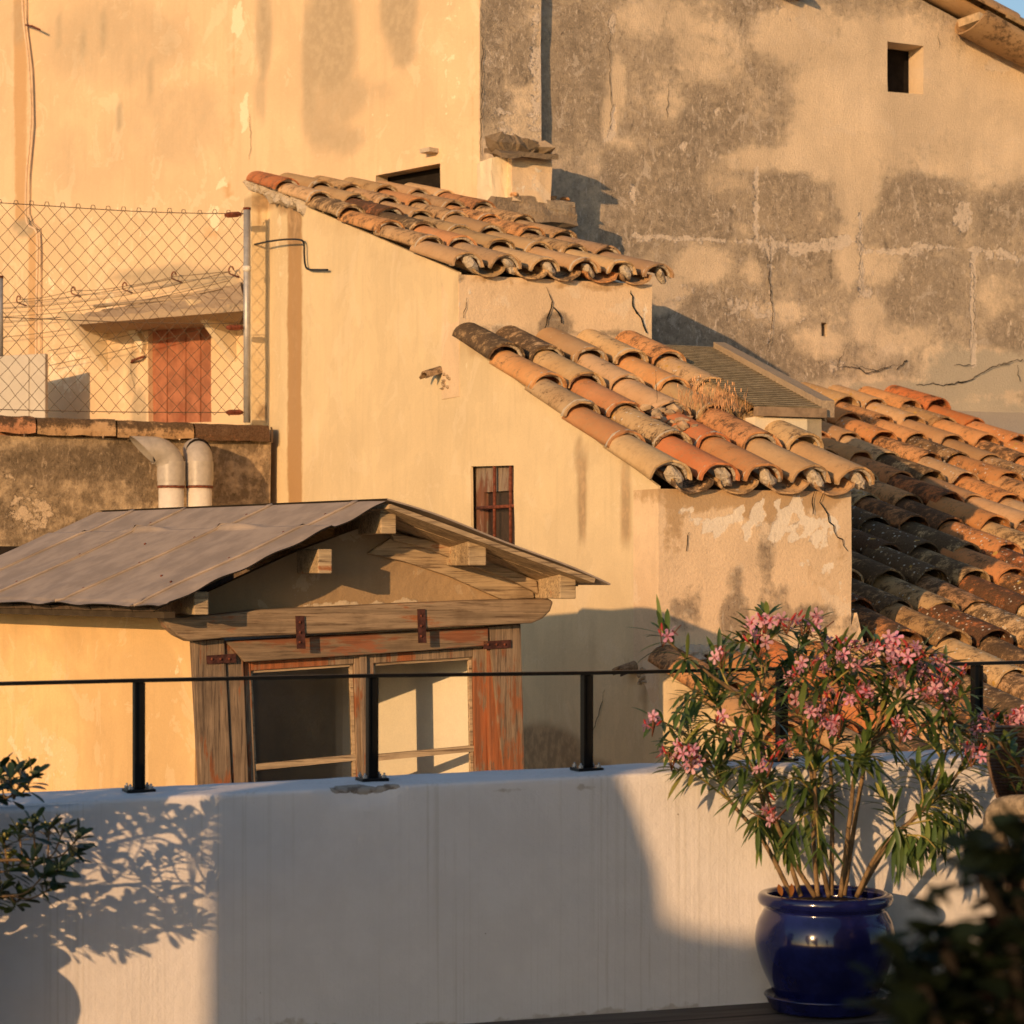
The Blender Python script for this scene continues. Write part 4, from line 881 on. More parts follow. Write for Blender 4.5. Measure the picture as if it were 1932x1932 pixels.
mb = MB(); mb.box(fl+Vector((0, 0, -fl.z+GZ))-BK*-.05, PD.d*((frr-fl).dot(PD.d)), BK*.1, UP*(D_(670, 1500).z-.12-GZ)); mb.build('lower_wall', M_DORM, dor)
# gable infill
M_GABLE = plaster('gable_render', (.44, .30, .165), (.2, .14, .09), (.66, .54, .38), (.34, .24, .15), cloud=.2, streak=.1, bumpy=.35)
gb = wall('gable', PD, [(330, 1168), (355, 1135), (560, 1040), (735, 975), (905, 1030), (1015, 1100), (1015, 1135), (700, 1160)], M_GABLE, dor, thick=.08, step=.05, rough=.012, seed=14.,
     blobs=[('b', 700, 1040, 60, 30, .5), ('g', 700, 1142, 180, 6, .7), ('r', 620, 1120, 140, 26, .3), ('b', 900, 1110, 60, 20, .4)])
def board(mbx, pts, off0, th): mbx.prism([D_(x, y, off0) for x, y in pts], PD.n*th)
mb = MB(); board(mb, [(690, 1044), (738, 1012), (808, 1030), (860, 1056), (968, 1092), (1000, 1110), (1004, 1128), (945, 1132), (840, 1086), (760, 1060)], .0, .035)
mb.build('sloping_board', M_WOODB, dor, bevel=.006)
mb = MB(); board(mb, [(735, 1006), (800, 1018), (868, 1040), (960, 1075), (1008, 1096), (1012, 1122), (958, 1094), (866, 1062), (806, 1036), (738, 1020)], .035, .04); mb.build('rake_moulding', M_WOODB, dor, bevel=.008)
# lintel beam with curved ends
def lintel_outline():
    top = [(290, 1160), (333, 1163), (400, 1158), (480, 1149), (600, 1144), (750, 1137), (900, 1131), (1016, 1129), (1026, 1134)]
    bot = [(1020, 1152), (1006, 1166), (985, 1175), (900, 1179), (760, 1186), (600, 1194), (414, 1202), (369, 1207), (345, 1209), (322, 1198), (306, 1184)]
    return top+bot
mb = MB(); board(mb, lintel_outline(), .005, .13); mb.build('lintel_beam', M_WOODH, dor, bevel=.012)
# jambs (slightly leaning), header
def plank(name, pts, off, th, mat, parent=dor, bev=.006): g = MB(); board(g, pts, off, th); return g.build(name, mat, parent, bevel=bev)
plank('corner_post', [(357, 1209), (416, 1204), (432, 1520), (374, 1520)], -.02, .075, M_WOODV)
plank('corner_post', [(911, 1182), (972, 1176), (981, 1500), (942, 1500)], -.02, .075, M_WOODV)
plank('jamb_board', [(417, 1209), (452, 1248), (464, 1520), (433, 1520)], -.03, .07, M_WOODV)
plank('jamb_board', [(909, 1219), (911, 1184), (940, 1190), (943, 1500), (916, 1500)], -.03, .07, M_WOODP)
plank('header_board', [(416, 1209), (600, 1199), (910, 1183), (910, 1217), (700, 1233), (452, 1248)], -.02, .085, M_WOODPH)
plank('gap_filler', [(452, 1249), (455, 1249), (469, 1520), (463, 1520)], -.06, .05, M_DARK, bev=0)
def sash(name, xl, xr, yl, yr, xbl, xbr, st_l, st_r, rail, bar_l, bar_r, off):
    """xl,xr outer x at the top, yl,yr outer top y; xbl,xbr outer x at y 1520"""
    g = MB()
    board(g, [(xl, yl), (xl+st_l, yl-.5), (xbl+st_l, 1520), (xbl, 1520)], off, .045)
    board(g, [(xr-st_r, yr+.5), (xr, yr), (xbr, 1520), (xbr-st_r, 1520)], off, .045)
    board(g, [(xl+st_l, yl-.5), (xr-st_r, yr+.5), (xr-st_r, yr+rail), (xl+st_l, yl+rail)], off+.001, .042)
    so = g.build(name, M_WOODP, dor, bevel=.004)
    g = MB(); b = 5
    def xi(x0, x1, y, y0): return x0+(x1-x0)*(y-y0)/(1520-y0)
    li, ri = xl+st_l, xr-st_r
    board(g, [(li, yl+rail), (li+b, yl+rail), (xbl+st_l+b, 1520), (xbl+st_l, 1520)], off+.004, .025)
    board(g, [(ri-b, yr+rail), (ri, yr+rail), (xbr-st_r, 1520), (xbr-st_r-b, 1520)], off+.004, .025)
    board(g, [(li, yl+rail), (ri, yr+rail), (ri, yr+rail+b), (li, yl+rail+b)], off+.004, .025)
    board(g, [(xi(li, xbl+st_l, bar_l, yl), bar_l-6), (xi(ri, xbr-st_r, bar_r, yr), bar_r-6), (xi(ri, xbr-st_r, bar_r, yr), bar_r+5), (xi(li, xbl+st_l, bar_l, yl), bar_l+6)], off+.002, .035)
    g.build('glazing_bead', M_WOODB, so)
    g = MB(); g.add([D_(li, yl+rail, off+.012), D_(ri, yr+rail, off+.012), D_(xbr-st_r, 1520, off+.012), D_(xbl+st_l, 1520, off+.012)], [(0, 1, 2, 3)]); g.build('pane', M_GLASS, so)
    return so
sash('window_sash', 455, 682, 1247, 1234, 466, 690, 13, 20, 18, 1447, 1429, -.035)
sash('window_sash', 683, 910, 1234, 1222, 691, 915, 16, 24, 17, 1429, 1412, -.035)
mb = MB(); board(mb, [(676, 1234), (690, 1233), (697, 1520), (683, 1520)], .011, .018); mb.build('meeting_strip', M_WOODV, dor, bevel=.003)
for q in ([(557, 1162), (573, 1162), (576, 1224), (560, 1224)], [(787, 1149), (801, 1149), (804, 1213), (789, 1213)]):
    g = MB(); board(g, q, .137, .008); s_ = g.build('iron_strap', M_STRAP, dor)
    g = MB(); cx_ = (q[0][0]+q[1][0])/2+1
    for yy in (.2, .5, .8): c_ = D_(cx_, q[0][1]+(q[2][1]-q[0][1])*yy, .147); g.tube([c_-PD.n*.004, c_+PD.n*.003], .006, 8)
    g.build('rivets', M_RUST, s_)
for q in ([(389, 1237), (444, 1233), (445, 1250), (390, 1253)], [(911, 1210), (963, 1207), (963, 1222), (912, 1225)]):
    g = MB(); board(g, q, .057, .008); s_ = g.build('iron_strap', M_STRAP, dor)
    g = MB()
    for xx in (.2, .5, .8): c_ = D_(q[0][0]+(q[1][0]-q[0][0])*xx, (q[0][1]+q[2][1])/2, .067); g.tube([c_-PD.n*.004, c_+PD.n*.003], .006, 8)
    g.build('rivets', M_RUST, s_)
# purlin ends
OV = .36
def purlin(x0, y0, x1, y1, tilt=0, cutb=0):
    a, b, c, d = (D_(x, y, OV-.03) for x, y in ((x0, y1-tilt), (x1, y1), (x1, y0), (x0, y0+tilt)))
    g = MB(); e = -PD.n*(OV+.35)
    vs = [a, b, c, d]+[p+e for p in (a, b, c, d)]
    if cutb: vs[4] = vs[4]; vs[0] = vs[0]+PD.n*0
    g.add(vs, [(0, 1, 2, 3), (4, 7, 6, 5), (0, 4, 5, 1), (1, 5, 6, 2), (2, 6, 7, 3), (3, 7, 4, 0)]); g.build('purlin', wood_p, dor, bevel=.006)
wood_p = wood("purlin_timber", ANG_D, False, (.46, .34, .20), (.55, .16, .04), .02)
purlin(366, 1116, 394, 1160); purlin(600, 1036, 627, 1082); purlin(718, 957, 748, 1007); purlin(884, 1020, 918, 1067); purlin(1056, 1080, 1087, 1130)
# roof: sheet on the left slope, boards on both
A0, L0, R0 = D_(729, 948, OV+.05), D_(302, 1150, OV+.05), D_(1152, 1102, OV+.05)
back = BK*2.75
Nl = (A0-L0).cross(back).normalized(); Nl = Nl if Nl.z > 0 else -Nl
NU, NV = 90, 60
def sheet(i, j):
    t = i/NU; s_ = j/NV                                  # t from eave to ridge, s from front to back
    sag = -.006*math.sin(math.pi*t)
    p = L0.lerp(A0, t)+back*s_ + Nl*(sag)
    h = .002*math.sin(s_*2*math.pi*9.0+.6) * (1-t)**1.5        # waved eave
    h += .012*nz(p, 3, 5)*(1-t)*.6
    if j < 3: h += .005*math.sin(t*2*math.pi*4.3+1)*(1-j/3)-(.005*(1-j/3))              # curled front edge
    if i < 4: h += .012*(abs(math.sin(s_*2*math.pi*3.2+.9))**1.5)*(1-i/4)-.006
    for c0 in (.30, .62):                                # sheet lifted along the cross lap
        if .74 < t < .80 and abs(s_-c0) < .09: h += .030*math.cos((s_-c0)/.09*math.pi/2)*max(0, 1-abs(t-.765)/.03)
    if t > .765: h -= .010
    return p + Nl*(.02+h)
mb = MB(); mb.grid(sheet, NU, NV)
n0 = len(mb.v); mb2 = MB(); mb2.grid(lambda i, j: sheet(i, j)-Nl*.006, NU, NV)
for j in (0,): mb2.add([sheet(i, 0) for i in range(NU+1)]+[sheet(i, 0)-Nl*.006 for i in range(NU+1)], [(i, i+1, NU+2+i, NU+1+i) for i in range(NU)])
mb2.add([sheet(0, j) for j in range(NV+1)]+[sheet(0, j)-Nl*.006 for j in range(NV+1)], [(j, j+1, NV+2+j, NV+1+j) for j in range(NV)])
roof = mb.build('roof_sheet', M_SHEET, dor, fix=False)
mb2.build('sheet_underside', M_DARK, roof, fix=False)
mb = MB()
for s_ in (.09, .36, .66, .86):                          # lapped seams running up the slope
    j = int(s_*NV); mb.tube([sheet(i, j)+Nl*.004+BK*.02*nz(sheet(i, j), 2) for i in range(0, NU+1, 3)], .008, 6)
    mb.add([sheet(i, j)+Nl*.010 for i in range(NU+1)]+[sheet(i, j+1)+Nl*.004 for i in range(NU+1)], [(i, i+1, NU+2+i, NU+1+i) for i in range(NU)], 0, True)
mb.build('lap_seam', M_SHEET, roof)
mb = MB(); 
for (t, s_) in ((.22, .12), (.45, .10), (.7, .10), (.88, .1), (.15, .37), (.40, .37), (.66, .38), (.90, .38), (.2, .67), (.5, .67), (.85, .67), (.28, .20), (.6, .50)):
    p = sheet(int(t*NU), int(s_*NV)); mb.tube([p, p+Nl*.006], .006, 8)
mb.build('roofing_nails', M_RUST, roof)
# right slope: thin sheet over old boards
mb = MB(); 
Nr = (R0-A0).cross(back).normalized(); Nr = Nr if Nr.z > 0 else -Nr
def rs(i, j): 
    t = i/30; p = A0.lerp(R0, t)+back*(j/10); return p+Nr*(.020+.006*math.sin(t*9)+.012*math.sin(math.pi*t)-(.02*t*t))
mb.grid(rs, 30, 10); n1 = len(mb.v); mb.grid(lambda i, j: rs(i, j)-Nr*.008, 30, 10)
mb.add([rs(i, 0) for i in range(31)]+[rs(i, 0)-Nr*.008 for i in range(31)], [(i, i+1, 32+i, 31+i) for i in range(30)])
mb.build('roof_sheet', M_SHEET, dor, fix=False)
rnd.seed(12); mb = MB()
for k in range(14):                                      # boards run along the slope
    b0 = back*(k/14); w_ = back*(1/14*.93); jit = rnd.uniform(-.02, .02)
    e0 = A0+(R0-A0)*.02; e1 = A0+(R0-A0)*(.97+jit if k else .93)
    mb.prism([e0+b0, e1+b0, e1+b0+w_, e0+b0+w_], -Nr*.022)
mb.build('roof_boards', wood("roof_boards", math.atan2((R0-A0).y, (R0-A0).x), False, (.42, .30, .17), paint_amt=0), dor)
mb = MB()
for k in range(14):
    b0 = back*(k/14); w_ = back*(1/14*.93)
    if k == 0: continue
    e0 = A0+(L0-A0)*.02-Nl*.02; e1 = A0+(L0-A0)*.95-Nl*.02
    mb.prism([e0+b0, e1+b0, e1+b0+w_, e0+b0+w_], -Nl*.02)
mb.build('roof_boards', wood("roof_boards_left_shade", math.atan2((L0-A0).y, (L0-A0).x), False, (.10, .07, .045), paint_amt=0), dor)  # left boards coloured darker to stand for the shade below the sheet
mb = MB(); o_ = L0+BK*.12-Nl*.045+(A0-L0)*.06; mb.box(o_, back*.9, PD.d*.05, UP*-.03); mb.build('eave_batten', simple('eave_shade_batten', (.06, .045, .03), .9, .1), dor)  # batten coloured near black for the line of shade under the eave

# ------------------------------------------------------------------ terrace parapet
def ztop_p(u): return .862+.0155*u
par = MB()
us = [-9, -6] + [-3.2+.035*i for i in range(196)] + [5, 7, 9]
prof = [(0, k) for k in [0, .04, .1]+[.16+.05*i for i in range(13)]]+[(0, .80), (-.0, .825)]
chip = PP.uz(682, 1490)
def prf(u):
    zt = ztop_p(u); pts = []
    for o_, z in prof: pts.append([o_, z])
    for a in (10, 30, 50, 70, 90): pts.append([-.016+.016*math.cos(R(a)), zt-.016+.016*math.sin(R(a))])
    for d in (.08, .14, .22, .30, .36): pts.append([-d, zt+.002])
    pts += [[-.38, zt-.02], [-.38, .3], [-.38, GZ]]
    return pts
rowsP = [prf(u) for u in us]; npf = len(rowsP[0]); vs = []; cols = []
par_blobs = [('b', 672, 1489, 66, 13, .74), ('b', 735, 1484, 24, 9, .7), ('r', 1000, 1492, 100, 4, .5), ('r', 1130, 1925, 260, 26, .62), ('r', 1280, 1915, 90, 26, .62), ('r', 700, 1945, 300, 24, .6), ('r', 262, 1497, 40, 8, .6), ('r', 702, 1492, 30, 10, .5), ('r', 1107, 1490, 34, 9, .6), ('r', 1830, 1700, 200, 60, .15), ('g', 300, 1860, 100, 60, .2)]
for i, u in enumerate(us):
    for k, (o_, z) in enumerate(rowsP[i]):
        p = PP.p(u, z, o_); d = Vector((0, 0, 0))
        if o_ > -.36: d = PP.n*(.004*nz(p, 2.2, 1)+.002*nz(p, 9, 2))
        if k > npf-9 and k < npf-3: d = UP*(.005*nz(p, 3, 1)+.003*nz(p, 12, 4))
        e = ((u-chip[0])/.14)**2+((z-chip[1]-.0)/.028)**2+((o_)/.04)**2
        if e < 1.4: d += -PP.n*.016*min(1, 1.4-e)*(1+.8*nz(p, 40, 3)) - UP*.006*max(0, 1-e)
        vs.append(p+d); x, y = px(p); cols.append(stain_at(x, y, par_blobs) if o_ > -.1 else (0, 0, 0, 1))
fs = [(i*npf+k, (i+1)*npf+k, (i+1)*npf+k+1, i*npf+k+1) for i in range(len(us)-1) for k in range(npf-1)]
par.add(vs, fs, 0, True, cols)
M_PAR = NT("parapet_paint")
def parapet_mat():
    N = NT("parapet_paint"); _, sr, sg, sb = N.attr("stain")
    nA = N.noise(5, 8, .62); nB = N.noise(26, 6, .6); nF = N.noise(140, 4, .6)
    nS = N.noise(1.0, 3, .55, N.mapping((60, 60, .30), R(-21))); nS2 = N.noise(1.0, 2, .5, N.mapping((4, 4, .3), R(-21)))
    col = N.mix(N.ramp(nA, .35, .65), (.79, .745, .72), (.84, .795, .77))
    st = N.math('MULTIPLY', N.ramp(nS, .50, .66), N.ramp(nS2, .40, .60))
    col = N.mix(N.math('MULTIPLY', st, .22), col, (.46, .40, .30))
    wv = N.math('ADD', N.math('MULTIPLY', N.math('SUBTRACT', nA, .5), .8), N.math('MULTIPLY', N.math('SUBTRACT', nB, .5), .9))
    col = N.mix(N.math('MULTIPLY', N.ramp(N.math('ADD', sr, wv), .35, .6), .55), col, (.42, .34, .25))
    col = N.mix(N.ramp(N.math('ADD', sb, N.math('MULTIPLY', wv, 1.2)), .5, .56), col, N.mix(N.ramp(nB, .4, .6), (.20, .15, .11), (.42, .35, .28)))
    col = N.mix(N.math('MULTIPLY', N.ramp(N.vor(9), .035, .02), N.ramp(nB, .5, .56)), col, (.3, .25, .2))
    h = N.math('ADD', N.math('MULTIPLY', nB, 1.0), N.math('MULTIPLY', nF, .35)); h = N.math('ADD', h, N.math('MULTIPLY', nS, .4))
    return N.out(col, .8, N.bump(h, .30, .012), spec=.25)
po = par.build('parapet_wall', parapet_mat(), None)
tag(po, 'white painted terrace parapet wall with a chipped top edge', 'wall')

# railing
rail = thing('railing', 'thin black steel handrail bolted on top of the white parapet', 'railing', PP.p(0, ztop_p(0), -.2))
mb = MB(); pr = [(-160, 1294), (262, 1284), (702, 1275), (1107, 1270), (1475, 1262), (1843, 1252), (2300, 1240)]
pts = [PP.on(x, y, -.19) for x, y in pr]
for a, b in zip(pts[:-1], pts[1:]):
    mb.box(a-PP.n*.02-UP*.006, b-a, PP.n*.04, UP*.013)
mb.build('handrail', M_BLACK, rail)
for x, y in ((262, 1284), (702, 1275), (1107, 1270), (1475, 1262), (1843, 1252)):
    t_ = PP.on(x, y, -.19)-UP*.007; u = (t_-PP.o).dot(PP.d); zb = ztop_p(u)+.012
    mb = MB(); mb.box(Vector((t_.x, t_.y, zb))-PP.d*.0155-PP.n*.008, PP.d*.031, PP.n*.016, UP*(t_.z-zb)); 
    mb.box(Vector((t_.x, t_.y, zb))-PP.d*.0185-PP.n*.018, PP.d*.006, PP.n*.036, UP*(t_.z-zb)); mb.box(Vector((t_.x, t_.y, zb))+PP.d*.0125-PP.n*.018, PP.d*.006, PP.n*.036, UP*(t_.z-zb)); p_ = mb.build('post', M_BLACK, rail)
    mb = MB(); mb.cbox((t_.x, t_.y, zb-.004), .050, .045, .006, R(21)); mb.build('base_plate', M_BLACK, p_, bevel=.002)
    for k in (-1, 1):
        for l in (-1, 1):
            mb = MB(); c_ = Vector((t_.x, t_.y, zb+.002))+PP.d*.036*k+PP.n*.03*l; mb.tube([c_, c_+UP*.010], .009, 6, smooth=False); mb.tube([c_, c_+UP*.018], .004, 6); mb.build('bolt', M_GALV, p_)

# ------------------------------------------------------------------ leaves and flowers
def leaf(mb, base, d, up, L, W, droop=.3, fold=.25, col=(.06, .1, .03), n=5, obov=False, twist=0.0):
    d = d.normalized(); side = d.cross(up)
    if side.length < 1e-3: side = d.cross(Vector((1, 0, 0)))
    side.normalize(); nrm = side.cross(d).normalized()
    c_ = []; 
    for k in range(n+1):
        t = k/n
        wd_ = (math.sin(math.pi*min(1, t*.92+.04))**.8) if t < 1 else .02
        if obov: wd_ = (.16, .30, .58, .86, 1.0, .92, .42)[min(6, round(t*6))]
        p = base + d*(L*(t-.12*droop*t*t)) - UP*(droop*L*t*t*.5)
        fl_ = nrm*(fold*W*.5)
        a = p - side*W*.5*wd_ + fl_*wd_; b = p + side*W*.5*wd_ + fl_*wd_
        c_ += [a, p, b]
    fs = []
    for k in range(n):
        i = k*3; fs += [(i, i+1, i+4, i+3), (i+1, i+2, i+5, i+4)]
    mb.add(c_, fs, 0, True, [col+(1,)]*len(c_))
def rdir(z=0.0):
    a = rnd.uniform(0, 2*math.pi); return Vector((math.cos(a), math.sin(a), z)).normalized()
def green(k=0.0):
    r = rnd.random()
    base = (.050, .085, .022) if r < .45 else (.075, .115, .030) if r < .8 else (.12, .15, .035) if r < .95 else (.26, .24, .06)
    m = rnd.uniform(1.0, 1.7); return tuple(c*m for c in base)
M_LEAF = leaf_mat("oleander_leaf", .22, .40, .4); M_PETAL = leaf_mat("oleander_petal", .35, .6, .2)
M_STEM = simple("oleander_bark", (.20, .13, .065), .75, .3, var=.3, scale=30)
M_GSTEM = simple("green_twig", (.30, .24, .07), .6, .3, var=.3, scale=30)
def flower(mb, c, ax, sz, pink):
    ax = ax.normalized(); s_ = ax.orthogonal().normalized(); s2_ = ax.cross(s_)
    ph = rnd.uniform(0, 6.28); red = (.62, .08, .09, 1)
    for k in range(5):
        a = ph+2*math.pi*k/5; r_ = s_*math.cos(a)+s2_*math.sin(a); tn = -s_*math.sin(a)+s2_*math.cos(a)
        p0 = c; p1 = c+r_*sz*.45+ax*sz*.18; p2 = c+r_*sz+ax*sz*.12; q = pink
        mb.add([p0, p1-tn*sz*.20, p1+tn*sz*.20, p2-tn*sz*.34, p2+tn*sz*.22, p2+r_*sz*.14-tn*sz*.08], [(0, 1, 2), (1, 3, 4, 2), (3, 5, 4)], 0, True, [(.55, .10, .16, 1), q, q, q, q, q])
    t0 = c-ax*sz*1.1
    mb.add([c+s_*sz*.16, c+s2_*sz*.16, c-s_*sz*.16, c-s2_*sz*.16, t0+s_*sz*.05, t0+s2_*sz*.05, t0-s_*sz*.05, t0-s2_*sz*.05], [(0, 1, 5, 4), (1, 2, 6, 5), (2, 3, 7, 6), (3, 0, 4, 7)], 0, True, [(.6, .2, .25, 1)]*4+[(.45, .06, .05, 1)]*4)
def cluster(parent, c, n, sp=.05):
    mb = MB()
    for k in range(n):
        d = (rdir(rnd.uniform(-.2, 1.1))+Vector((-.25, -.55, .1))).normalized(); p = c+Vector((rnd.gauss(0, sp*.55), rnd.gauss(0, sp*.4), rnd.gauss(0, sp*.45)))
        v = rnd.uniform(.85, 1.1); pink = (.86*v, .45*v*rnd.uniform(.85, 1.15), .56*v, 1); flower(mb, p, d, rnd.uniform(.020, .027), pink)
    for k in range(max(2, n//2)):                        # red buds
        d = (rdir(rnd.uniform(.3, 1.5))).normalized(); p = c+Vector((rnd.gauss(0, sp*.4), rnd.gauss(0, sp*.3), rnd.gauss(0, sp*.3))); mb.cc = (.60, .07, .07, 1)
        mb.tube([p, p+d*.012, p+d*.026, p+d*.036], [.002, .0045, .0042, .001], 5)
    mb.cc = (.30, .12, .06, 1)
    for k in range(4): mb.tube([c-UP*.05, c+Vector((rnd.gauss(0, .03), rnd.gauss(0, .02), rnd.uniform(-.01, .03)))], .002, 4)
    return mb.build('flower_cluster', M_PETAL, parent, fix=False)
def inpoly(x, y, P):
    r = False; j = len(P)-1
    for i in range(len(P)):
        if (P[i][1] > y) != (P[j][1] > y) and x < (P[j][0]-P[i][0])*(y-P[i][1])/(P[j][1]-P[i][1])+P[i][0]: r = not r
        j = i
    return r
def smooth(pts, n=6):
    out = []
    for i in range(len(pts)-1):
        p0, p1, p2, p3 = pts[max(i-1, 0)], pts[i], pts[i+1], pts[min(i+2, len(pts)-1)]
        for k in range(n):
            t = k/n; out.append(.5*((2*p1)+(-p0+p2)*t+(2*p0-5*p1+4*p2-p3)*t*t+(-p0+3*p1-3*p2+p3)*t**3))
    return out+[pts[-1]]

# ------------------------------------------------------------------ blue pot, saucer, oleander
PX, PY = (1557-CX)/F*9.0, 9.0
NP = NT("cobalt_glaze"); M_POT = NP.out(NP.mix(NP.ramp(NP.noise(9, 4, .6), .4, .65), (.005, .007, .055), (.009, .013, .09)), .13, None, .5)
NP.b.inputs['Coat Weight'].default_value = .3
mb = MB(); sc_ = .256
prof = [(.0, .055), (.17, .055), (.185, .06), (.205, .10), (.235, .165), (.254, .235), (.256, .275), (.247, .325), (.228, .362), (.224, .375), (.232, .385), (.243, .395), (.247, .410), (.243, .425), (.232, .432), (.214, .430), (.207, .415), (.205, .38), (.0, .375)]
def subdiv(prof, n=3):
    v = smooth([Vector((a, b, 0)) for a, b in prof], n); return [(p.x, p.y) for p in v]
mb.lathe((PX, PY, 0), subdiv(prof), 64); pot = mb.build('plant_pot', M_POT, None); tag(pot, 'glossy cobalt blue glazed pot holding the flowering oleander', 'pot')
mb = MB(); mb.lathe((PX, PY, 0), subdiv([(.0, .004), (.175, .004), (.20, .02), (.218, .05), (.224, .058), (.218, .064), (.20, .054), (.17, .05), (.0, .05)]), 64)
tag(mb.build('saucer', M_POT, None), 'blue glazed saucer under the cobalt blue pot', 'saucer')
ole = thing('oleander', 'pink flowering oleander bush growing in the cobalt blue pot', 'plant', (PX, PY, .38))
mb = MB(); mb.lathe((PX, PY, 0), [(.0, .392), (.1, .396), (.203, .388)], 24); mb.build('soil', simple("potting_soil", (.05, .035, .025), .95, .1, var=.4, scale=60, bumpy=.8), ole)
def O_(x, y, dy=0.0): return at(x, y, PY-.06+dy)
S = lambda l: [(1159+a*.44, 1082+b*.44) for a, b in l]
stems = [
 (S([(760, 1385), (640, 1150), (500, 980), (430, 850), (320, 700), (215, 640)]), -.10, .2),
 (S([(800, 1385), (730, 1180), (650, 1030), (600, 850), (520, 720), (440, 560)]), .05, .0),
 (S([(860, 1385), (740, 1180), (640, 900), (620, 640), (645, 430), (660, 250)]), -.02, -.1),
 (S([(872, 1385), (855, 1150), (850, 900), (800, 640), (780, 420), (800, 240)]), .08, .1),
 (S([(920, 1385), (880, 1180), (860, 850), (900, 600), (920, 420)]), -.12, -.15),
 (S([(930, 1380), (935, 1000), (930, 750), (990, 500), (1010, 330)]), .06, .1),
 (S([(970, 1385), (1010, 1050), (1040, 820), (1130, 640), (1200, 480), (1250, 360)]), -.06, -.1),
 (S([(985, 1380), (1050, 950), (1100, 750), (1230, 600), (1340, 500), (1420, 440)]), .05, .1),
 (S([(1040, 1385), (1130, 1200), (1280, 1050), (1400, 850), (1440, 640)]), -.16, -.1),
 (S([(1048, 1375), (1190, 1140), (1310, 1030), (1440, 900), (1520, 780), (1600, 660)]), -.05, .05),
 (S([(640, 760), (560, 560), (420, 440), (290, 340), (215, 280)]), -.02, -.15),
 (S([(1100, 760), (1160, 560), (1150, 400), (1120, 320)]), .0, .1),
]
rnd.seed(42)
nodes = []
for pts, dz0, dz1 in stems:
    n_ = len(pts); p3 = [O_(x, y, dz0*.0+(dz0+(dz1-dz0)*k/(n_-1))*min(1, k*.6)) for k, (x, y) in enumerate(pts)]
    sm = smooth(p3, 6)
    for p in sm:
        if p.z < .93:                                    # stay in front of the parapet
            dd = (p-PP.o).dot(PP.n)
            if dd < .05: p += PP.n*(.05-dd)
    N_ = len(sm); thick = [max(.003, .0098*(1-.72*k/(N_-1))) for k in range(N_)]
    mb = MB(); mb.tube(sm, thick, 7); mb.build('stem', M_STEM, ole)
    for k in range(int(N_*.38), N_): nodes.append((sm[k], (sm[min(k+1, N_-1)]-sm[k-1]).normalized()))
crown = [(1240, 1178), (1290, 1205), (1335, 1262), (1370, 1215), (1430, 1160), (1545, 1170), (1560, 1235), (1600, 1200), (1700, 1210), (1790, 1240), (1835, 1300), (1850, 1400), (1845, 1500), (1820, 1570), (1770, 1590), (1735, 1520), (1740, 1470), (1660, 1440), (1600, 1420), (1575, 1500), (1520, 1560), (1455, 1560), (1400, 1520), (1330, 1490), (1270, 1455), (1240, 1380), (1285, 1350), (1250, 1300), (1320, 1290), (1280, 1240)]
tips = []
tries = 0
while len(tips) < 108 and tries < 6000:
    tries += 1
    x, y = rnd.uniform(1230, 1850), rnd.uniform(1160, 1600)
    if not inpoly(x, y, crown): continue
    if any((x-a)**2+(y-b)**2 < 24**2 for a, b, _ in tips): continue
    if 1330 < x < 1440 and 1290 < y < 1350 and rnd.random() < .4: continue
    tips.append((x, y, rnd.uniform(-.32, .22)))
extra = [(1247, 1185, -.1), (1228, 1362, -.05), (1262, 1400, 0), (1360, 1225, 0), (1447, 1160, 0), (1540, 1175, 0), (1765, 1600, -.25), (1740, 1590, -.2), (1800, 1560, -.2), (1430, 1560, -.15), (1480, 1600, -.2), (1545, 1600, -.3), (1720, 1600, -.15), (1690, 1560, -.2), (1620, 1440, -.3), (1660, 1500, -.1)]
tips += extra
fol = MB(); tw = MB()
def keepfront(p, m=.03):
    if p.z < .9:
        dd = (p-PP.o).dot(PP.n)
        if dd < m: p = p+PP.n*(m-dd)
    return p
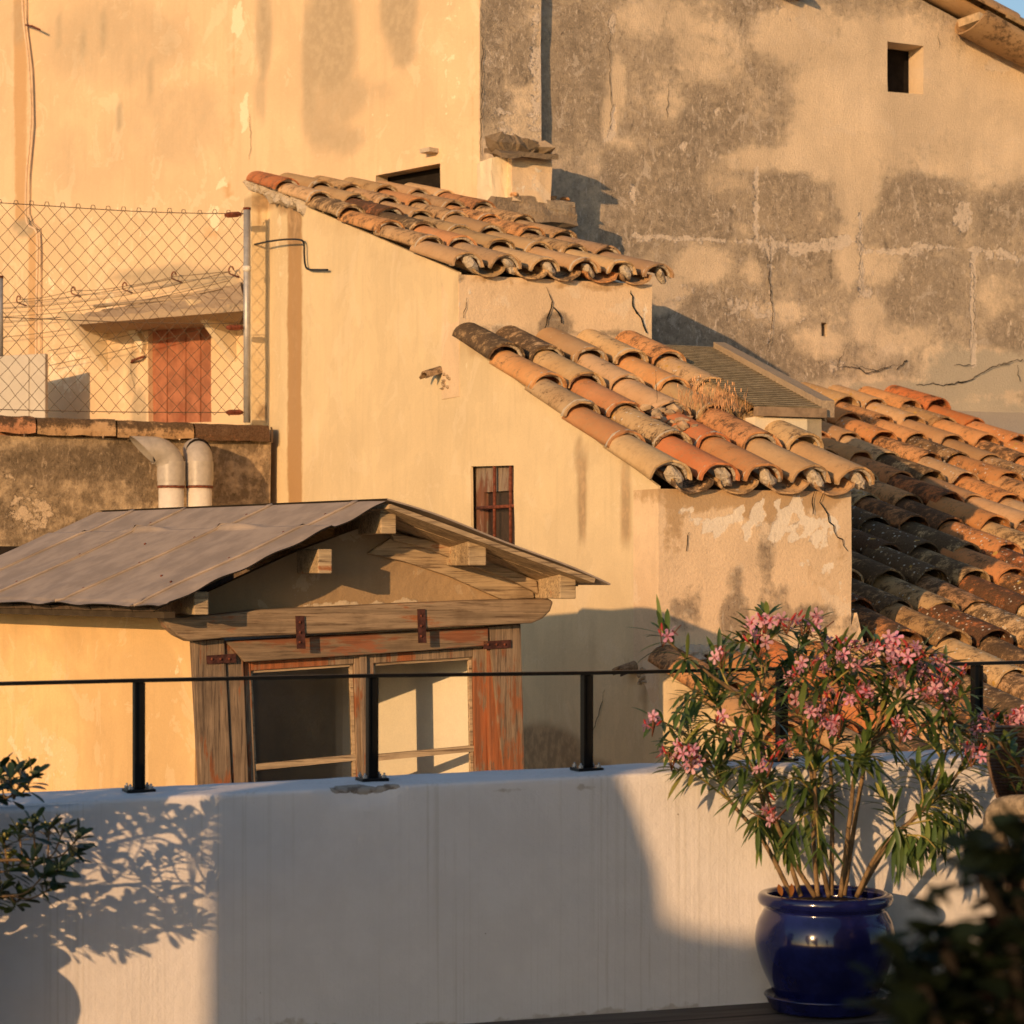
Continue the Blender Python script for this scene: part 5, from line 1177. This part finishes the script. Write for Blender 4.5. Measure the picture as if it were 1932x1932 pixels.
for (x, y, dy) in tips:
    T = keepfront(O_(x, y, dy), .05)
    best = None
    for p, dr_ in nodes:
        v = T-p; L = v.length
        if L < .04: continue
        cost = L + (.25 if v.z < 0 and y < 1480 else 0) + .1*(1-v.normalized().dot(dr_))
        if best is None or cost < best[0]: best = (cost, p, dr_)
    p, dr_ = best[1], best[2]; L = (T-p).length
    mid = p.lerp(T, .5)+dr_*L*.18
    drooping = y > 1545
    path = smooth([p, mid, T], 6); N_ = len(path)
    tw.tube(path, [.0045*(1-.55*k/(N_-1)) for k in range(N_)], 5)
    span = min(.24, max(.10, L*.9)); acc = 0; ax = (path[-1]-path[-3]).normalized()
    pl = [path[-1]]; 
    k = N_-1; 
    wh = 0; dist = 0.0
    pos = path[-1]; kk = N_-1
    steps = rnd.randint(4, 7)
    for wv in range(steps):
        f_ = wv/steps; back_d = span*f_; q_ = T; rem = back_d; kk = N_-1
        while rem > 0 and kk > 0:
            sl = (path[kk]-path[kk-1]).length
            if sl >= rem: q_ = path[kk].lerp(path[kk-1], rem/sl if sl else 0); rem = 0
            else: rem -= sl; kk -= 1; q_ = path[kk]
        ax = (path[min(kk+1, N_-1)]-path[max(kk-1, 0)]).normalized()
        o1 = ax.orthogonal().normalized(); o2 = ax.cross(o1); ph = rnd.uniform(0, 6.28)
        for m in range(3):
            a = ph+2*math.pi*m/3+rnd.uniform(-.3, .3); rd_ = o1*math.cos(a)+o2*math.sin(a)
            spread = .35+1.0*f_+rnd.uniform(-.15, .3)
            d = (ax+rd_*spread+UP*(.15-.35*f_)).normalized()
            if drooping: d = (rd_*.8-UP*rnd.uniform(.5, 1.3)+ax*.2).normalized()
            Lf = rnd.choice((rnd.uniform(.07, .11), rnd.uniform(.11, .165)))*(1-.35*(f_ < .15)); 
            leaf(fol, keepfront(q_), d, UP if abs(d.z) < .9 else Vector((0, -1, 0)), Lf, rnd.uniform(.014, .021), droop=rnd.uniform(.05, .35)+.45*f_, fold=rnd.uniform(.1, .5), col=green())
for v in fol.v:
    if v.z < .87:
        dd = (v-PP.o).dot(PP.n)
        if dd < .012: v += PP.n*(.012-dd)
tw.build('twigs', M_GSTEM, ole, fix=False)
fol.build('foliage', M_LEAF, ole, fix=False)
fc = [(205, 255, 2), (162, 640, 3), (460, 350, 3), (620, 300, 3), (600, 240, 2), (650, 200, 3), (740, 200, 3), (850, 215, 4), (805, 205, 2), (925, 300, 3), (1000, 300, 4), (1100, 308, 6), (1165, 325, 6), (1215, 370, 7), (1260, 325, 5), (1000, 355, 4), (850, 390, 4), (930, 530, 4), (862, 580, 3), (785, 545, 2), (1050, 540, 5), (1062, 485, 4), (940, 640, 4), (965, 640, 3), (752, 430, 4), (1245, 420, 6), (1330, 420, 6), (1355, 370, 6), (1340, 490, 5), (1415, 540, 5), (1440, 465, 5), (1480, 415, 3), (1225, 670, 3), (330, 745, 5), (322, 800, 4), (245, 785, 3), (705, 745, 5), (655, 815, 3), (680, 1012, 5), (530, 690, 2), (1530, 770, 4), (610, 550, 2), (450, 630, 1)]
for a, b, n_ in fc:
    x, y = 1159+a*.44, 1082+b*.44; cluster(ole, keepfront(O_(x, y, rnd.uniform(-.30, -.14)), .08), n_, .028+.004*n_)
mb = MB(); mb.cc = (.30, .13, .04, 1)
for k in range(2): leaf(mb, at(1493-k*18, 1690, PY-.12), Vector((-.3*k, -.2, 1)), Vector((0, -1, 0)), .05, .02, .1, .3, (.30, .12, .035))
mb.build('dry_leaf', M_LEAF, ole, fix=False)

# ------------------------------------------------------------------ second oleander, partly out of frame at the right
ol2 = thing('oleander', 'second pink oleander, mostly in shade at the right edge over the wicker chair', 'plant', at(1985, 1700, 9.35))
rnd.seed(8); fol = MB(); st = MB()
base2 = at(2010, 1720, 9.3)
for k in range(34):
    x, y = rnd.uniform(1850, 2120), rnd.uniform(1350, 1520)
    T = at(x, y, 9.25+rnd.uniform(-.25, .15)) if k > 5 else at(x-22, min(y, 1420)-20, 8.0+rnd.uniform(-.15, .1)); mid = base2.lerp(T, .55)+Vector((rnd.uniform(-.05, .05), 0, .06)); path = smooth([base2, mid, T], 6)
    st.tube(path, .004, 5)
    for wv in range(7):
        q_ = path[-1-min(wv, 8)]
        for m in range(3):
            d = (rdir(rnd.uniform(-.3, .9))+UP*.3).normalized(); leaf(fol, q_, d, UP, rnd.uniform(.08, .14), .019, .4, .3, green())
st.build('stems', M_STEM, ol2, fix=False); fol.build('foliage', M_LEAF, ol2, fix=False)
for x, y, n_ in ((1872, 1352, 5), (1908, 1362, 6), (1926, 1350, 5), (1850, 1385, 3), (1838, 1418, 3), (1925, 1402, 4), (1960, 1360, 5)): cluster(ol2, at(x, y, 8.98), n_, .045)

# ------------------------------------------------------------------ wicker chair at the right edge
CHY = 8.35
ch = thing('wicker_chair', 'dark wicker terrace chair with a paler rope-wrapped arm, cut by the right edge', 'chair', at(2010, 1900, CHY))
M_WICK = simple("dark_wicker", (.13, .08, .05), .7, .3, var=.35, scale=30); M_ROPE = simple("rope_weave", (.30, .235, .16), .85, .2, var=.3, scale=45, bumpy=.6)
mb = MB()
for k in range(26):                                      # woven rows of the curved back
    y = 1372+k*6.2; f_ = k/25; half = 132-26*abs(f_-.35)**1.5*2; pts = []
    for m in range(25):
        a = math.pi*(m/24); x = 1996-half*math.cos(a); p = at(x, y, CHY+.38*math.sin(a)-.02+.007*math.sin(m*math.pi+k*math.pi)); pts.append(p)
    mb.tube(pts, .0075, 5)
for m in range(0, 25):
    pts = []
    for k in range(0, 26, 5):
        f_ = k/25; half = 132-26*abs(f_-.35)**1.5*2; a = math.pi*m/24; pts.append(at(1996-half*math.cos(a), 1372+k*6.2, CHY+.38*math.sin(a)-.02))
    mb.tube(pts, .005, 5)
mb.build('backrest', M_WICK, ch, fix=False)
mb = MB()
arm = smooth([at(1886, 1610, CHY-.02), at(1876, 1570, CHY-.08), at(1882, 1535, CHY-.12), at(1905, 1523, CHY-.18), at(1960, 1522, CHY-.35), at(2010, 1530, CHY-.5)], 10)
mb.tube(arm, .034, 12)
for k in range(len(arm)*2-2):                            # rope turns
    p = arm[k//2].lerp(arm[min(k//2+1, len(arm)-1)], (k % 2)*.5); t_ = (arm[min(k//2+1, len(arm)-1)]-arm[max(k//2-1, 0)]).normalized(); o1 = t_.orthogonal().normalized(); o2 = t_.cross(o1)
    mb.tube([p+(o1*math.cos(a)+o2*math.sin(a))*.035 for a in [i*math.pi/5 for i in range(11)]], .006, 4, cap=False)
mb.build('armrest', M_ROPE, ch, fix=False)
mb = MB(); 
for j in range(5):
    pts = smooth([at(1884+j*3, 1600+j*10, CHY-.02), at(1886+j*2, 1645+j*6, CHY-.05), at(1905, 1680+j*4, CHY-.12), at(1960, 1712+j*3, CHY-.2), at(2040, 1720, CHY-.2)], 8); mb.tube(pts, .02, 8)
mb.build('seat_rim', M_ROPE, ch, fix=False)
mb = MB(); mb.tube([at(2010, 1720, CHY-.25), at(2010, 1640, CHY+.1)], .2, 20); mb.build('seat', M_WICK, ch)
for x0, x1 in ((1925, 1890), (2080, 2120)):
    mb = MB(); mb.tube([at(x0, 1710, CHY-.1), Vector(((x1-CX)/F*CHY, CHY-.15, .0))], [.02, .013], 8); mb.build('leg', M_BLACK, ch)

# ------------------------------------------------------------------ shrub in a pot at the left edge
rnd.seed(17)
shY = 7.6
pc = Vector(((-352-CX)/F*7.55, 7.55, 0))
mb = MB(); mb.lathe(pc, subdiv([(0, .02), (.16, .02), (.19, .06), (.25, .20), (.285, .32), (.27, .40), (.235, .445), (.25, .47), (.265, .49), (.25, .51), (.22, .50), (.21, .44), (0, .43)]), 48)
tag(mb.build('plant_pot', simple("terracotta_pot", (.40, .17, .08), .75, .3), None), 'round bellied pot of the leafy shrub at the left edge', 'pot')
shr = thing('shrub', 'glossy leathery-leaved shrub with cream bud clusters at the left edge', 'shrub', pc+UP*.43)
M_PIT = leaf_mat("leathery_leaf", .12, .32, .5); M_BUD = simple("cream_buds", (.50, .44, .16), .7, .2, var=.3, scale=60)
vis = [(148, 1580), (118, 1568), (92, 1562), (62, 1556), (36, 1570), (8, 1585), (140, 1612), (112, 1640), (84, 1650), (60, 1625), (30, 1640), (96, 1676), (40, 1690), (5, 1675), (12, 1620), (-15, 1700), (62, 1466), (42, 1452), (20, 1470), (0, 1450), (30, 1490), (-12, 1480), (-20, 1600)]
tl = [(x, y, rnd.uniform(-.12, .12)) for x, y in vis]
for k in range(190):
    x, y = rnd.uniform(-430, -5), rnd.uniform(1340, 1740)
    if x < -50 and ((x+180)/270)**2+((y-1560)/220)**2 < 1: tl.append((x, y, rnd.uniform(-.3, .3)))
fol = MB(); st = MB(); bd = MB(); core = pc+UP*.5
lnodes = []
for x, y, dy in [(25, 1500, 0), (90, 1620, .05), (20, 1690, -.1), (-60, 1420, .1), (-150, 1350, -.05), (-250, 1330, .1), (-340, 1400, 0), (-420, 1520, .1), (-120, 1560, .2), (-200, 1600, -.25), (-50, 1620, -.2), (-330, 1620, .2)]:
    T = at(x, y, shY+dy); m1 = core.lerp(T, .45)+Vector((rnd.uniform(-.08, .02), rnd.uniform(-.05, .05), rnd.uniform(.0, .10))); path = smooth([core-UP*.08, m1, T], 8)
    st.tube(path, [.010*(1-.6*k/(len(path)-1)) for k in range(len(path))], 6); lnodes += path[5:]
for x, y, dy in tl:
    T = at(x, y, shY+dy)
    b_ = min(lnodes, key=lambda p: (p-T).length+(.1 if p.z > T.z+.03 else 0))
    m1 = b_.lerp(T, .5)+Vector((0, 0, -.02)); path = smooth([b_, m1, T+UP*.001], 5); st.tube(path, .0028, 5)
    ax = (path[-1]-path[-3]).normalized()*.6+UP*.4+Vector((.2, 0, 0)); ax.normalize(); o1 = ax.orthogonal().normalized(); o2 = ax.cross(o1)
    nl_ = rnd.randint(9, 13)
    for m in range(nl_):
        a = m*2.399+rnd.uniform(-.2, .2); rd_ = o1*math.cos(a)+o2*math.sin(a); f_ = m/nl_
        d = (rd_*(.5+.9*f_)+ax*(.9-1.0*f_)).normalized(); v = rnd.uniform(.8, 1.2); c0 = (.030, .055, .018) if rnd.random() < .8 else (.09, .11, .03)
        leaf(fol, T-ax*(.05*f_), d, ax, rnd.uniform(.055, .078), rnd.uniform(.021, .027), .15, .3, tuple(c*v for c in c0), n=6, obov=True)
    if rnd.random() < .55 or (x, y) in vis[:8]:
        for m in range(9):
            p = T+ax*.008+Vector((rnd.gauss(0, .010), rnd.gauss(0, .010), rnd.gauss(.004, .006))); bd.tube([p-UP*.004, p+UP*.004], [.0035, .004], 5)
st.build('branches', M_STEM, shr, fix=False); fol.build('foliage', M_PIT, shr, fix=False); bd.build('bud_clusters', M_BUD, shr, fix=False)

# ------------------------------------------------------------------ dark succulent bushes close to the camera, out of focus
M_NEAR = leaf_mat("round_leaf", .08, .7, .15)
def near_bush(label, pts, Y, seed, foot):
    rnd.seed(seed); t = thing('round_leaved_bush', label, 'bush', foot, 'dark bushes close to the camera')
    fol = MB(); st = MB()
    for x, y, r_ in pts:
        T = at(x, y, Y+rnd.uniform(-.12, .12)); st.tube(smooth([Vector((foot.x, foot.y, .0)), Vector((foot.x, foot.y, .6)).lerp(T, .35), T], 5), .008, 6)
        for m in range(12):
            d = (rdir(rnd.uniform(-.4, 1.0))).normalized(); v = rnd.uniform(.7, 1.2); c0 = (.010, .018, .008) if rnd.random() < .97 else (.03, .010, .010)
            leaf(fol, T+Vector((rnd.gauss(0, .02), rnd.gauss(0, .02), rnd.gauss(0, .02))), d, UP, rnd.uniform(.042, .062), rnd.uniform(.034, .048), .1, .2, tuple(c*v for c in c0), n=6, obov=True)
    st.build('stems', M_DARK, t, fix=False); fol.build('foliage', M_NEAR, t, fix=False)
rnd.seed(31)
low_pts = []
for k in range(120):
    x, y = rnd.uniform(1700, 2300), rnd.uniform(1730, 2250)
    top = 1810 if x < 1810 else 1825 if x < 1850 else 1785
    if x < 1750: top = 1850-(x-1700)*.9
    if y > top+35: low_pts.append((x, y, 0))
low_pts += [(1780, 1775, 0), (1800, 1790, 0), (1745, 1830, 0), (1910, 1785, 0), (1870, 1790, 0), (1730, 1880, 0)]
near_bush('dark out-of-focus bush filling the bottom right corner', low_pts, 2.9, 51, Vector((.66, 2.95, 0)))
near_bush('smaller dark blurred sprig of leaves above the corner bush, in front of the wicker chair', [(1862, 1625, 0), (1850, 1650, 0), (1900, 1640, 0), (1935, 1610, 0), (1950, 1640, 0), (1915, 1665, 0), (1990, 1620, 0)], 3.0, 52, Vector((.86, 3.1, 0)))

# ------------------------------------------------------------------ the unseen terrace house behind the viewer, shaped to shade the parapet
th_ = thing('terrace_house', 'plain rendered walls and pier of the unseen house behind the viewer, shaped to shade the terrace', 'house', PP.p(-1, 0, 8.4))
def shade(name, outline, v, mat, thick=.25):
    t = v/(LH.dot(-PP.n)); pts = []
    for x, y in outline:
        p = PP.on(x, y); q_ = p-LH*t+UP*(t*math.tan(EL)); pts.append(q_)
    zmin = min(p.z for p in pts); pts = [Vector((p.x, p.y, 0.0)) if p.z < zmin+.02 else p for p in pts]
    mb = MB(); mb.prism(pts, -LH*thick); return mb.build(name, mat, th_)
M_HOUSE = plaster("house_render", (.42, .36, .29), cloud=.05, streak=.03)
mb = MB(); mb.box((2.2, -1.5, 0), (.2, 0, 0), (0, 9.9, 0), (0, 0, 2.7)); mb.build('side_wall', simple('sky_blocking_wall', (.05, .045, .04), .9, .1), th_)  # unseen dark wall added beside the terrace to block sky light
shade('pier', [(397, 1400), (1150, 1400), (1172, 1470), (1205, 1545), (1238, 1640), (1246, 1700), (1246, 2050), (388, 2050)], 4.6, M_HOUSE)
shade('low_wall', [(1230, 1690), (1250, 1725), (1290, 1752), (1400, 1768), (1560, 1778), (1932, 1800), (2700, 1840), (2700, 2300), (1230, 2300)], 8.7, M_HOUSE)
